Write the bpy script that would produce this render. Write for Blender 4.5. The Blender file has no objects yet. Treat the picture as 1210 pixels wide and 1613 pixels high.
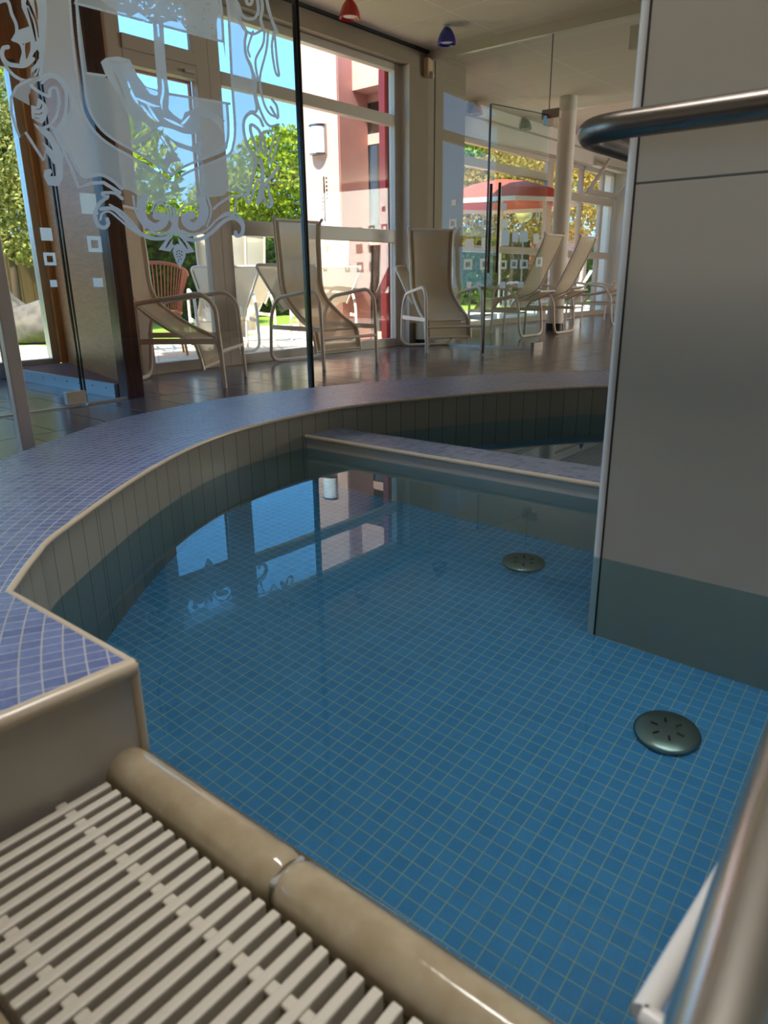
import bpy, bmesh, math, random
import numpy as np
from mathutils import Matrix, Vector, geometry

sc = bpy.context.scene
COL = sc.collection
random.seed(7)
RNG = np.random.default_rng(7)

# ------------------------------------------------------------------ camera
F = 1118.0; CX, CY = 605.0, 806.5; H = 0.72           # focal length in pixels of the 1210x1613 frame, eye height
_nad = np.array([40.0, 3414.0, F]); _nad /= np.linalg.norm(_nad)
UPc = -_nad
FWc = np.array([0, 0, 1.0]) - UPc[2] * UPc; FWc /= np.linalg.norm(FWc)
RTc = np.cross(FWc, UPc)
if RTc[0] < 0: RTc = -RTc
camd = bpy.data.cameras.new('camera'); cam = bpy.data.objects.new('camera', camd); COL.objects.link(cam)
camd.sensor_fit = 'VERTICAL'; camd.sensor_height = 36.0; camd.sensor_width = 27.0
camd.lens = F / 1613.0 * 36.0
camd.clip_start = 0.02; camd.clip_end = 300
cx_ = (RTc[0], FWc[0], UPc[0]); cy_ = (-RTc[1], -FWc[1], -UPc[1]); cz_ = (-RTc[2], -FWc[2], -UPc[2])
cam.matrix_world = Matrix(((cx_[0], cy_[0], cz_[0], 0), (cx_[1], cy_[1], cz_[1], 0), (cx_[2], cy_[2], cz_[2], H), (0, 0, 0, 1)))
camd.dof.use_dof = True; camd.dof.focus_distance = 2.6
camd.dof.aperture_fstop = camd.lens / 3.4
sc.camera = cam

# ------------------------------------------------------------------ world, sun, exposure
w = bpy.data.worlds.new('sky'); sc.world = w; w.use_nodes = True
nt = w.node_tree; nt.nodes.clear()
tc = nt.nodes.new('ShaderNodeTexCoord'); sp = nt.nodes.new('ShaderNodeSeparateXYZ'); rp = nt.nodes.new('ShaderNodeValToRGB')
bg = nt.nodes.new('ShaderNodeBackground'); ow = nt.nodes.new('ShaderNodeOutputWorld')
nt.links.new(tc.outputs['Generated'], sp.inputs[0]); nt.links.new(sp.outputs[2], rp.inputs[0])
nt.links.new(rp.outputs[0], bg.inputs[0]); nt.links.new(bg.outputs[0], ow.inputs[0])
cr = rp.color_ramp
cr.elements[0].position = 0.0; cr.elements[0].color = (0.30, 0.62, 0.95, 1)
cr.elements[1].position = 1.0; cr.elements[1].color = (0.13, 0.34, 0.72, 1)
e = cr.elements.new(0.22); e.color = (0.17, 0.47, 0.95, 1)
e = cr.elements.new(0.5); e.color = (0.16, 0.42, 0.86, 1)
bg.inputs[1].default_value = 3.1

A = np.array([0.648, 0.7615, 0.0]); N = np.array([0.7615, -0.648, 0.0])   # along the window wall / into the room
def AN(a, n, z): return a * A + n * N + np.array([0, 0, z])
sund = bpy.data.lights.new('sun', 'SUN'); sund.energy = 13.0; sund.angle = 0.009; sund.color = (1.0, 0.93, 0.82)
sun = bpy.data.objects.new('sun', sund); COL.objects.link(sun)
_sd = -A * 0.62 + N * 0.10 + np.array([0, 0, 0.85])
sun.rotation_euler = Vector(_sd).to_track_quat('Z', 'Y').to_euler()

def area(name, loc, target, sx, sy, power, col):
    d = bpy.data.lights.new(name, 'AREA'); d.shape = 'RECTANGLE'; d.size = sx; d.size_y = sy; d.energy = power; d.color = col
    o = bpy.data.objects.new(name, d); COL.objects.link(o); o.location = loc
    o.rotation_euler = (Vector(loc) - Vector(target)).to_track_quat('Z', 'Y').to_euler(); return o
# added fill lights at the unseen rear and far ends of the hall
area('rear_fill', tuple(AN(-4.6, 0.5, 1.6)), tuple(AN(3, 0, 1.2)), 7.0, 2.4, 10, (1.0, 0.88, 0.74))
area('far_end_fill', tuple(AN(14.3, 1.2, 1.6)), tuple(AN(9.0, 0.2, 1.4)), 5.0, 2.4, 420, (1.0, 0.95, 0.86))
# added fill light over the near end of the basin, out of view
rl_ = area('basin_fill', (0.46, 0.78, 2.95), (0.46, 0.78, 0), 2.2, 0.3, 11.5, (1.0, 0.97, 0.93)); rl_.data.spread = math.radians(56); rl_.rotation_euler = (0, 0, math.atan2(-.631, .776))

sc.view_settings.view_transform = 'Standard'; sc.view_settings.look = 'None'
sc.view_settings.exposure = 0.0; sc.view_settings.gamma = 1.0; sc.view_settings.use_curve_mapping = False
sc.cycles.use_denoising = True
sc.cycles.max_bounces = 14; sc.cycles.diffuse_bounces = 5; sc.cycles.glossy_bounces = 5
sc.cycles.transmission_bounces = 8; sc.cycles.transparent_max_bounces = 40
sc.cycles.sample_clamp_indirect = 6.0

# ------------------------------------------------------------------ pixel -> point in the place
def ray(px, py):
    d = np.array([px - CX, py - CY, F]); return np.array([d @ RTc, d @ FWc, d @ UPc])
EYE = np.array([0, 0, H])
def onz(px, py, z):
    d = ray(px, py); t = (z - H) / d[2]; return EYE + d * t
def on_plane(px, py, p0, nrm):
    d = ray(px, py); t = ((np.array(p0) - EYE) @ nrm) / (d @ nrm); return EYE + d * t
def on_n(px, py, n): return on_plane(px, py, N * n, N)
def depth(px, py, k): return EYE + ray(px, py) * (k / F)
S = 0.587
def sp3(x, y, z): return np.array([x * S, y * S, H + (z - H) * S])   # the raised basin, surveyed at floor level, brought to its true distance

# ------------------------------------------------------------------ mesh helpers
class MB:
    def __init__(s): s.v = []; s.f = []
    def add(s, vs, fs):
        o = len(s.v); s.v += [tuple(map(float, p)) for p in vs]; s.f += [tuple(i + o for i in f) for f in fs]; return s
    def hexa(s, b, t):
        n = len(b); s.add(list(b) + list(t), [tuple(range(n))[::-1], tuple(range(n, 2 * n))] + [(i, (i + 1) % n, n + (i + 1) % n, n + i) for i in range(n)]); return s
    def box(s, c, ax, ay, az, sx, sy, sz):
        c = np.array(c, float); ax = np.array(ax, float) * sx / 2; ay = np.array(ay, float) * sy / 2; az = np.array(az, float) * sz / 2
        s.hexa([c - ax - ay - az, c + ax - ay - az, c + ax + ay - az, c - ax + ay - az], [c - ax - ay + az, c + ax - ay + az, c + ax + ay + az, c - ax + ay + az]); return s
    def abox(s, a0, a1, n0, n1, z0, z1):     # box aligned with the building
        s.hexa([AN(a0, n0, z0), AN(a1, n0, z0), AN(a1, n1, z0), AN(a0, n1, z0)], [AN(a0, n0, z1), AN(a1, n0, z1), AN(a1, n1, z1), AN(a0, n1, z1)]); return s
    def lbox(s, x0, x1, y0, y1, z0, z1):
        s.hexa([(x0, y0, z0), (x1, y0, z0), (x1, y1, z0), (x0, y1, z0)], [(x0, y0, z1), (x1, y0, z1), (x1, y1, z1), (x0, y1, z1)]); return s
    def tube(s, pts, r, seg=12, closed=False, flat=1.0):
        P = [np.array(p, float) for p in pts]; n = len(P); rr = r if hasattr(r, '__len__') else [r] * n
        up = None; vs = []
        for i in range(n):
            if closed: t = P[(i + 1) % n] - P[i - 1]
            else: t = P[min(i + 1, n - 1)] - P[max(i - 1, 0)]
            t = t / (np.linalg.norm(t) + 1e-12)
            if up is None:
                up = np.array([0, 0, 1.0]) if abs(t[2]) < 0.9 else np.array([1.0, 0, 0])
            up = up - (up @ t) * t; up /= np.linalg.norm(up) + 1e-12
            sd = np.cross(t, up)
            for k in range(seg):
                an = 2 * math.pi * k / seg
                vs.append(P[i] + rr[i] * (math.cos(an) * sd + math.sin(an) * up * flat))
        fs = []
        m = n if closed else n - 1
        for i in range(m):
            j = (i + 1) % n
            for k in range(seg):
                l = (k + 1) % seg; fs.append((i * seg + k, i * seg + l, j * seg + l, j * seg + k))
        if not closed: fs += [tuple(range(seg))[::-1], tuple(range((n - 1) * seg, n * seg))]
        s.add(vs, fs); return s
    def lathe(s, c, prof, seg=24, cap=True):
        c = np.array(c, float); vs = []; fs = []
        for r, z in prof:
            for k in range(seg):
                an = 2 * math.pi * k / seg; vs.append(c + np.array([r * math.cos(an), r * math.sin(an), z]))
        for i in range(len(prof) - 1):
            for k in range(seg):
                l = (k + 1) % seg; fs.append((i * seg + k, i * seg + l, (i + 1) * seg + l, (i + 1) * seg + k))
        if cap: fs += [tuple(range(seg))[::-1], tuple(range((len(prof) - 1) * seg, len(prof) * seg))]
        s.add(vs, fs); return s
    def strip(s, lo, hi, closed=False):
        n = len(lo); s.add(list(lo) + list(hi), [(i, (i + 1) % n, n + (i + 1) % n, n + i) for i in range(n if closed else n - 1)]); return s
    def poly(s, loops):
        L = [[Vector(p) for p in l] for l in loops]; flat = [p for l in L for p in l]
        s.add(flat, [tuple(t) for t in geometry.tessellate_polygon(L)]); return s

def T(loc, rz=0.0): return Matrix.Translation(Vector(loc)) @ Matrix.Rotation(rz, 4, 'Z')
XF = {}
def tag(o, label=None, cat=None, group=None, kind=None):
    if label: o['label'] = label
    if cat: o['category'] = cat
    if group: o['group'] = group
    if kind: o['kind'] = kind
    return o
def thing(name, loc, label, cat, group=None, rz=0.0, kind=None):
    o = bpy.data.objects.new(name, None); COL.objects.link(o); o.location = tuple(map(float, loc)); o.rotation_euler = (0, 0, rz)
    o.empty_display_size = 0.1; XF[o.name] = T(o.location, rz)
    return tag(o, label, cat, group, kind)
def obj(name, mb, mat, parent=None, local=False, smooth=False, bevel=0.0, kind=None, label=None, cat=None, group=None, origin=None):
    me = bpy.data.meshes.new(name); me.from_pydata(mb.v, [], mb.f); me.update()
    bm = bmesh.new(); bm.from_mesh(me)
    bmesh.ops.recalc_face_normals(bm, faces=bm.faces); bm.to_mesh(me); bm.free()
    me.materials.append(mat)
    if smooth:
        for p in me.polygons: p.use_smooth = True
        try: me.set_sharp_from_angle(angle=math.radians(40))
        except Exception: pass
    o = bpy.data.objects.new(name, me); COL.objects.link(o)
    if parent is not None:
        o.parent = parent
        if not local:
            m = XF[parent.name].inverted() if parent.name in XF else Matrix.Identity(4)
            me.transform(m)
            if parent.name not in XF: pass
        XF[o.name] = XF.get(parent.name, Matrix.Identity(4))
    else:
        if origin is None and mb.v:
            vv = np.array(mb.v); origin = (vv[:, 0].mean(), vv[:, 1].mean(), vv[:, 2].min())
        if origin is not None:
            me.transform(Matrix.Translation(-Vector(origin))); o.location = Vector(origin); XF[o.name] = T(origin)
    if bevel:
        b = o.modifiers.new('bevel', 'BEVEL'); b.width = bevel; b.segments = 2; b.limit_method = 'ANGLE'; b.angle_limit = math.radians(50)
    return tag(o, label, cat, group, kind)
def copy_tree(o, parent=None):
    c = o.copy(); COL.objects.link(c)
    if parent is not None: c.parent = parent
    for ch in list(o.children): copy_tree(ch, c)
    return c
def catmull(pts, per=12, closed=False):
    P = [np.array(p, float) for p in pts]
    if closed: P = [P[-1]] + P + [P[0], P[1]]
    else: P = [2 * P[0] - P[1]] + P + [2 * P[-1] - P[-2]]
    out = []
    for i in range(1, len(P) - 2):
        for t in np.linspace(0, 1, per, endpoint=False):
            a, b, c, d = P[i - 1:i + 3]
            out.append(.5 * (2 * b + (c - a) * t + (2 * a - 5 * b + 4 * c - d) * t * t + (3 * b - a - 3 * c + d) * t ** 3))
    if not closed: out.append(P[-2])
    return out
def rounded(pts, r, k=6):
    P = [np.array(p, float) for p in pts]; out = [P[0]]
    for i in range(1, len(P) - 1):
        a = P[i - 1] - P[i]; b = P[i + 1] - P[i]; la, lb = np.linalg.norm(a), np.linalg.norm(b)
        rr = min(r, la * .49, lb * .49); p0 = P[i] + a / la * rr; p1 = P[i] + b / lb * rr
        for t in np.linspace(0, 1, k + 1): out.append((1 - t) ** 2 * p0 + 2 * t * (1 - t) * P[i] + t * t * p1)
    out.append(P[-1]); return out

# ------------------------------------------------------------------ materials
def lin(c): return tuple(((x / 255) / 12.92 if x / 255 <= .04045 else ((x / 255 + .055) / 1.055) ** 2.4) for x in c) + (1,)
class NT:
    def __init__(s, name):
        s.m = bpy.data.materials.new(name); s.m.use_nodes = True; s.t = s.m.node_tree; s.t.nodes.clear()
        s.out = s.n('OutputMaterial')
    def n(s, typ, **kw):
        x = s.t.nodes.new('ShaderNode' + typ)
        for k, v in kw.items(): setattr(x, k, v)
        return x
    def l(s, a, b): s.t.links.new(a, b)
    def math(s, op, a, b=None):
        x = s.n('Math', operation=op)
        for i, v in enumerate((a, b)):
            if v is None: continue
            if isinstance(v, (int, float)): x.inputs[i].default_value = v
            else: s.l(v, x.inputs[i])
        return x.outputs[0]
def pbr(name, col, rough=.5, metal=0, noise=None, nscale=30, bump=0, bscale=200, spec=.5, coat=0):
    t = NT(name); b = t.n('BsdfPrincipled'); c = lin(col)
    b.inputs['Base Color'].default_value = c; b.inputs['Roughness'].default_value = rough; b.inputs['Metallic'].default_value = metal
    b.inputs['Specular IOR Level'].default_value = spec; b.inputs['Coat Weight'].default_value = coat; b.inputs['Coat Roughness'].default_value = .08
    g = t.n('NewGeometry')
    if noise:
        nz = t.n('TexNoise'); nz.inputs['Scale'].default_value = nscale; nz.inputs['Detail'].default_value = 5; t.l(g.outputs['Position'], nz.inputs['Vector'])
        mx = t.n('Mix', data_type='RGBA'); mx.inputs[6].default_value = c; mx.inputs[7].default_value = lin(noise)
        rm = t.n('MapRange'); rm.inputs[1].default_value = .35; rm.inputs[2].default_value = .65; t.l(nz.outputs[0], rm.inputs[0])
        t.l(rm.outputs[0], mx.inputs[0]); t.l(mx.outputs[2], b.inputs['Base Color'])
    if bump:
        n2 = t.n('TexNoise'); n2.inputs['Scale'].default_value = bscale; t.l(g.outputs['Position'], n2.inputs['Vector'])
        bp = t.n('Bump'); bp.inputs['Strength'].default_value = bump; bp.inputs['Distance'].default_value = .004; t.l(n2.outputs[0], bp.inputs['Height']); t.l(bp.outputs[0], b.inputs['Normal'])
    t.l(b.outputs[0], t.out.inputs[0]); return t.m
def tiles(name, c1, c2, grout, bw, bh, gw, mode='planar', ang=0.0, centre=(0, 0), R=1.0, rough=.2, off=0.0, shift=(0, 0), bump=.5, grain=0, ripple=0, spec=.5, grain_scale=90, nvar=None):
    t = NT(name); g = t.n('NewGeometry'); pos = g.outputs['Position']
    mp = t.n('VectorMath', operation='SUBTRACT'); t.l(pos, mp.inputs[0]); mp.inputs[1].default_value = (centre[0], centre[1], 0)
    sx = t.n('SeparateXYZ'); t.l(mp.outputs[0], sx.inputs[0])
    if mode == 'planar' or mode == 'wall':
        ca, sa = math.cos(ang), math.sin(ang)
        u = t.math('ADD', t.math('MULTIPLY', sx.outputs[0], ca), t.math('MULTIPLY', sx.outputs[1], sa))
        v = t.math('ADD', t.math('MULTIPLY', sx.outputs[0], -sa), t.math('MULTIPLY', sx.outputs[1], ca)) if mode == 'planar' else sx.outputs[2]
    else:
        th = t.math('ARCTAN2', sx.outputs[1], sx.outputs[0]); u = t.math('MULTIPLY', th, R)
        if mode == 'polar':
            v = t.math('SQRT', t.math('ADD', t.math('MULTIPLY', sx.outputs[0], sx.outputs[0]), t.math('MULTIPLY', sx.outputs[1], sx.outputs[1])))
        else: v = sx.outputs[2]
    cb = t.n('CombineXYZ'); t.l(t.math('ADD', u, shift[0]), cb.inputs[0]); t.l(t.math('ADD', v, shift[1]), cb.inputs[1])
    br = t.n('TexBrick', offset=off, squash=1.0); br.inputs['Scale'].default_value = 1.0
    br.inputs['Brick Width'].default_value = bw; br.inputs['Row Height'].default_value = bh; br.inputs['Mortar Size'].default_value = gw
    br.inputs['Mortar Smooth'].default_value = .15; br.inputs['Bias'].default_value = 0
    br.inputs['Color1'].default_value = lin(c1); br.inputs['Color2'].default_value = lin(c2); br.inputs['Mortar'].default_value = lin(grout)
    t.l(cb.outputs[0], br.inputs['Vector'])
    b = t.n('BsdfPrincipled'); b.inputs['Specular IOR Level'].default_value = spec
    col = br.outputs['Color']
    nz = t.n('TexNoise'); nz.inputs['Scale'].default_value = grain_scale; nz.inputs['Detail'].default_value = 6; t.l(pos, nz.inputs['Vector'])
    if grain:
        mx = t.n('Mix', data_type='RGBA', blend_type='MULTIPLY'); mx.inputs[0].default_value = 1
        rm = t.n('MapRange'); rm.inputs[3].default_value = 1 - grain; rm.inputs[4].default_value = 1 + grain; t.l(nz.outputs[0], rm.inputs[0])
        t.l(col, mx.inputs[6]); t.l(rm.outputs[0], mx.inputs[7]); col = mx.outputs[2]
    t.l(col, b.inputs['Base Color'])
    rr = t.n('MapRange'); rr.inputs[3].default_value = rough; rr.inputs[4].default_value = .75; t.l(br.outputs['Fac'], rr.inputs[0]); t.l(rr.outputs[0], b.inputs['Roughness'])
    hgt = t.math('SUBTRACT', 1.0, br.outputs['Fac'])
    if ripple: hgt = t.math('ADD', hgt, t.math('MULTIPLY', nz.outputs[0], ripple))
    bp = t.n('Bump'); bp.inputs['Strength'].default_value = bump; bp.inputs['Distance'].default_value = .002; t.l(hgt, bp.inputs['Height']); t.l(bp.outputs[0], b.inputs['Normal'])
    t.l(b.outputs[0], t.out.inputs[0]); return t.m
def glass_mat(name, tint=(.95, .98, .97), refl=1.0, rough=0.0, ior=1.5):
    t = NT(name); tr = t.n('BsdfTransparent'); tr.inputs[0].default_value = tint + (1,)
    gl = t.n('BsdfGlossy'); gl.inputs['Roughness'].default_value = rough; fr = t.n('Fresnel')
    g = t.n('NewGeometry'); rm = t.n('MapRange'); rm.inputs[3].default_value = ior; rm.inputs[4].default_value = 1 / ior; t.l(g.outputs['Backfacing'], rm.inputs[0]); t.l(rm.outputs[0], fr.inputs[0])   # a thin pane reflects alike from both sides
    mx = t.n('MixShader'); t.l(t.math('MULTIPLY', fr.outputs[0], refl), mx.inputs[0]); t.l(tr.outputs[0], mx.inputs[1]); t.l(gl.outputs[0], mx.inputs[2])
    t.l(mx.outputs[0], t.out.inputs[0]); return t.m
def frost_mat(name, col, clear):
    t = NT(name); tr = t.n('BsdfTransparent'); df = t.n('BsdfDiffuse'); tl = t.n('BsdfTranslucent')
    df.inputs[0].default_value = lin(col); tl.inputs[0].default_value = lin(col)
    m1 = t.n('MixShader'); m1.inputs[0].default_value = .8; t.l(df.outputs[0], m1.inputs[1]); t.l(tl.outputs[0], m1.inputs[2])
    m2 = t.n('MixShader'); m2.inputs[0].default_value = clear; t.l(m1.outputs[0], m2.inputs[1]); t.l(tr.outputs[0], m2.inputs[2])
    t.l(m2.outputs[0], t.out.inputs[0]); return t.m
def leaf_mat(name, c1, c2, trans=.35):
    t = NT(name); g = t.n('NewGeometry'); rp = t.n('ValToRGB'); rp.color_ramp.elements[0].color = lin(c1); rp.color_ramp.elements[1].color = lin(c2)
    t.l(g.outputs['Random Per Island'], rp.inputs[0]); df = t.n('BsdfDiffuse'); tl = t.n('BsdfTranslucent'); t.l(rp.outputs[0], df.inputs[0]); t.l(rp.outputs[0], tl.inputs[0])
    m = t.n('MixShader'); m.inputs[0].default_value = trans; t.l(df.outputs[0], m.inputs[1]); t.l(tl.outputs[0], m.inputs[2]); t.l(m.outputs[0], t.out.inputs[0]); return t.m
def fabric_mat(name, col, clear=.12):
    t = NT(name); df = t.n('BsdfDiffuse'); tl = t.n('BsdfTranslucent'); tr = t.n('BsdfTransparent'); c = lin(col)
    g = t.n('NewGeometry'); nz = t.n('TexNoise'); nz.inputs['Scale'].default_value = 220; t.l(g.outputs['Position'], nz.inputs['Vector'])
    mx = t.n('Mix', data_type='RGBA'); mx.inputs[6].default_value = tuple(x * .85 for x in c[:3]) + (1,); mx.inputs[7].default_value = c; t.l(nz.outputs[0], mx.inputs[0])
    t.l(mx.outputs[2], df.inputs[0]); t.l(mx.outputs[2], tl.inputs[0])
    m1 = t.n('MixShader'); m1.inputs[0].default_value = .4; t.l(df.outputs[0], m1.inputs[1]); t.l(tl.outputs[0], m1.inputs[2])
    m2 = t.n('MixShader'); m2.inputs[0].default_value = clear; t.l(m1.outputs[0], m2.inputs[1]); t.l(tr.outputs[0], m2.inputs[2]); t.l(m2.outputs[0], t.out.inputs[0]); return t.m
def wood_mat(name, c1, c2, scale=6, rough=.35, vertical=True):
    t = NT(name); g = t.n('NewGeometry'); mp = t.n('Mapping'); t.l(g.outputs['Position'], mp.inputs[0])
    mp.inputs['Scale'].default_value = (scale, scale, scale * .06) if vertical else (scale * .3, scale * .3, scale * 3)
    nz = t.n('TexNoise'); nz.inputs['Scale'].default_value = 4; nz.inputs['Detail'].default_value = 8; nz.inputs['Distortion'].default_value = .6; t.l(mp.outputs[0], nz.inputs['Vector'])
    rp = t.n('ValToRGB'); rp.color_ramp.elements[0].position = .3; rp.color_ramp.elements[1].position = .7
    rp.color_ramp.elements[0].color = lin(c1); rp.color_ramp.elements[1].color = lin(c2); t.l(nz.outputs[0], rp.inputs[0])
    b = t.n('BsdfPrincipled'); t.l(rp.outputs[0], b.inputs['Base Color']); b.inputs['Roughness'].default_value = rough; t.l(b.outputs[0], t.out.inputs[0]); return t.m
def water_mat():
    t = NT('pool_water'); g = t.n('BsdfGlass'); g.inputs['IOR'].default_value = 1.333; g.inputs['Roughness'].default_value = 0; g.inputs['Color'].default_value = (.78, .94, .955, 1)
    geo = t.n('NewGeometry'); nz = t.n('TexNoise'); nz.inputs['Scale'].default_value = 7; nz.inputs['Detail'].default_value = 1; t.l(geo.outputs['Position'], nz.inputs['Vector'])
    bp = t.n('Bump'); bp.inputs['Strength'].default_value = .02; bp.inputs['Distance'].default_value = .002; t.l(nz.outputs[0], bp.inputs['Height']); t.l(bp.outputs[0], g.inputs['Normal'])
    t.l(g.outputs[0], t.out.inputs[0]); return t.m

POOLC = (1.616 * S, 2.329 * S); RIN = 2.638 * S
TILE = 0.0410 * S
TANG = math.atan2(-.61, .793)
_r = refr_anchor = None
M = {}
M['mosaic'] = tiles('coping_mosaic', (94, 108, 160), (118, 132, 180), (178, 180, 188), TILE, TILE, .0011, 'polar', centre=POOLC, R=RIN * 1.08, rough=.24, bump=.8, grain=.25, ripple=.9, grain_scale=130, spec=.8)
M['mosaic_bar'] = tiles('divider_mosaic', (92, 114, 152), (122, 142, 174), (110, 116, 126), TILE, TILE, .0009, 'planar', ang=TANG, rough=.24, bump=.7, grain=.2, ripple=.8, grain_scale=130, spec=.8)
M['pool_floor'] = tiles('pool_floor_mosaic', (62, 142, 200), (74, 152, 210), (186, 196, 186), TILE, TILE, .0009, 'planar', ang=TANG, rough=.5, bump=.2, grain=.2, grain_scale=400)
M['pool_wall'] = tiles('pool_wall_tile', (152, 149, 136), (158, 154, 141), (62, 60, 54), .0615, 2.0, .0011, 'polarwall', centre=POOLC, R=RIN, rough=.25, bump=.3, shift=(0, 1.0))
M['white_tile'] = pbr('white_wall_tile', (190, 184, 174), .3)
M['trim'] = pbr('white_edge_trim', (206, 190, 166), .25)
M['pillar'] = tiles('pillar_tile', (174, 163, 146), (176, 165, 148), (84, 80, 74), 6.0, 1.2, .0022, 'wall', ang=TANG, shift=(3.0, 1.2 - .872), rough=.35, bump=.3)
M['pillar_trim'] = pbr('pillar_trim', (224, 220, 214), .2)
M['dark_joint'] = pbr('dark_joint', (40, 38, 36), .7)
M['rim'] = pbr('rim_ceramic', (174, 160, 134), .12, noise=(156, 140, 112), nscale=28, coat=.6, bump=.25, bscale=30)
M['rim_grout'] = pbr('rim_grout', (150, 152, 148), .6)
M['grate'] = pbr('grate_plastic', (200, 192, 178), .45)
M['channel'] = pbr('channel_dark', (96, 84, 62), .6)
M['water'] = water_mat()
M['slate'] = tiles('slate_floor_tile', (92, 83, 83), (108, 96, 94), (48, 44, 44), .30, .60, .004, 'planar', ang=math.atan2(.7615, .648) + math.radians(0), rough=.2, off=.5, bump=.3, grain=.3, ripple=.5, grain_scale=14)
M['ceiling'] = tiles('ceiling_board', (228, 212, 194), (230, 215, 198), (252, 244, 230), .667, 1.333, .004, 'planar', ang=math.atan2(.7615, .648), rough=.9, bump=.2, grain=.12, grain_scale=220, shift=(-6.67 + .667 * 20, 5.05 + 1.333 * 10))
M['wall'] = pbr('wall_paint', (160, 146, 126), .8, bump=.08)
M['wall_dim'] = pbr('wall_taupe', (150, 138, 120), .8)
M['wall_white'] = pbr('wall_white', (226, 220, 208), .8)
M['frame'] = pbr('window_frame', (206, 195, 180), .35)
M['frame_lit'] = M['frame']
M['alu'] = pbr('aluminium', (205, 203, 200), .3, .7)
M['steel'] = pbr('brushed_steel', (168, 158, 146), .2, 1.0)
M['steel_dark'] = pbr('satin_steel', (128, 120, 112), .3, 1.0)
M['handle_dark'] = pbr('dark_steel', (70, 62, 56), .3, .8)
M['chrome'] = pbr('polished_steel', (236, 230, 222), .26, 1.0)
M['drain'] = pbr('drain_steel', (150, 156, 150), .3, .9)
M['black'] = pbr('black_plastic', (18, 18, 18), .4)
M['pane'] = glass_mat('window_pane', (.97, .985, .98), .8)
M['green_glass'] = glass_mat('greenish_glass', (.93, .97, .955), 1.0)
M['clear_glass'] = glass_mat('clear_glass', (.97, .985, .98), .8)
M['glass_edge'] = pbr('glass_edge', (16, 30, 26), .15)
M['frost'] = frost_mat('frosted_light', (250, 250, 252), .42)
M['frost_dense'] = frost_mat('frosted_dense', (232, 230, 236), .03)
M['frost_square'] = frost_mat('frosted_square', (250, 252, 252), .06)
M['dark_wood'] = wood_mat('dark_stained_wood', (34, 14, 8), (84, 36, 16), 9, .22)
M['oak'] = wood_mat('oak_veneer', (136, 78, 26), (170, 106, 44), 5, .5, vertical=False)
M['orange_wood'] = wood_mat('orange_wood', (176, 110, 40), (206, 140, 64), 7, .4)
M['mat'] = pbr('brown_mat', (128, 66, 42), .9, noise=(104, 52, 34), nscale=60)
M['sling'] = fabric_mat('sling_fabric', (232, 214, 184), .10)
M['hem'] = fabric_mat('sling_hem', (186, 168, 140), .0)
M['chair_tube'] = pbr('champagne_tube', (232, 220, 204), .35)
M['white_sling'] = fabric_mat('white_sling', (240, 228, 204), .04)
M['white_tube'] = pbr('white_tube', (238, 230, 216), .4)
M['rattan'] = pbr('orange_cane', (214, 120, 84), .6)
M['chair_wood'] = pbr('honey_wood', (190, 130, 60), .5)
M['pink'] = pbr('pink_render', (214, 172, 158), .9, noise=(208, 164, 150), nscale=3, bump=.15)
M['rose'] = pbr('rose_and_shade', (206, 150, 136), .9, noise=(198, 142, 128), nscale=3)  # rose of the outer reveal, also the painted shade on the pillar side
M['red'] = pbr('red_paint', (226, 70, 62), .5)
M['dark_glass'] = glass_mat('reflecting_pane', (.35, .38, .36), 5.0)
M['grass'] = pbr('lawn', (150, 170, 48), .9, noise=(120, 146, 38), nscale=14, bump=.3)
M['paving'] = tiles('patio_paving', (226, 208, 178), (234, 218, 190), (188, 170, 142), .4, .4, .008, 'planar', ang=.3, rough=.85, bump=.2, grain=.15, grain_scale=40)
M['rock'] = pbr('boulder', (128, 116, 102), .9, noise=(96, 86, 78), nscale=9, bump=.6, bscale=40)
M['fence'] = wood_mat('timber_fence', (122, 92, 62), (156, 122, 84), 3, .8)
M['brick'] = tiles('garden_brick', (186, 104, 82), (200, 122, 96), (200, 180, 160), .24, .075, .006, 'wall', ang=math.atan2(.7615, .648), rough=.9, off=.5, bump=.3)
M['house'] = pbr('pale_render', (214, 226, 238), .9)
M['house_glass'] = pbr('pale_window', (120, 150, 180), .2)
M['bark'] = pbr('bark', (92, 72, 54), .9, bump=.4, bscale=30)
M['leaf_bright'] = leaf_mat('bright_leaves', (70, 104, 22), (186, 196, 52))
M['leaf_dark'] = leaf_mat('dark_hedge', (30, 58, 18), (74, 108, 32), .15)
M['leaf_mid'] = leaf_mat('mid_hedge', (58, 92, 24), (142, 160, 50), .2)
M['leaf_olive'] = leaf_mat('olive_leaves', (118, 118, 50), (206, 200, 124))
M['leaf_gold'] = leaf_mat('golden_leaves', (140, 110, 40), (206, 170, 84))
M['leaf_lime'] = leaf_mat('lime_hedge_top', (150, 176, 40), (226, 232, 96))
M['blue_shade'] = pbr('blue_glass_shade', (22, 20, 150), .15, coat=.5)
M['red_shade'] = pbr('red_glass_shade', (190, 10, 10), .15, coat=.5)
M['amber_shade'] = pbr('amber_glass_shade', (236, 190, 120), .2, coat=.5)
M['green_shade'] = pbr('green_glass_shade', (110, 140, 110), .2, coat=.5)
M['lens'] = pbr('lamp_lens', (240, 240, 245), .2)
M['heater'] = pbr('heater_beige', (206, 190, 156), .5)
M['beige'] = pbr('sensor_beige', (220, 190, 146), .5)
M['parasol'] = pbr('parasol_red', (206, 84, 58), .7)
M['parasol_white'] = pbr('parasol_white', (245, 236, 226), .7)
M['ball'] = pbr('globe_yellow', (214, 192, 118), .4)
M['platform'] = pbr('platform_edge', (176, 200, 208), .35, .3)
M['concrete'] = pbr('basin_core', (150, 146, 138), .8)

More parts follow.
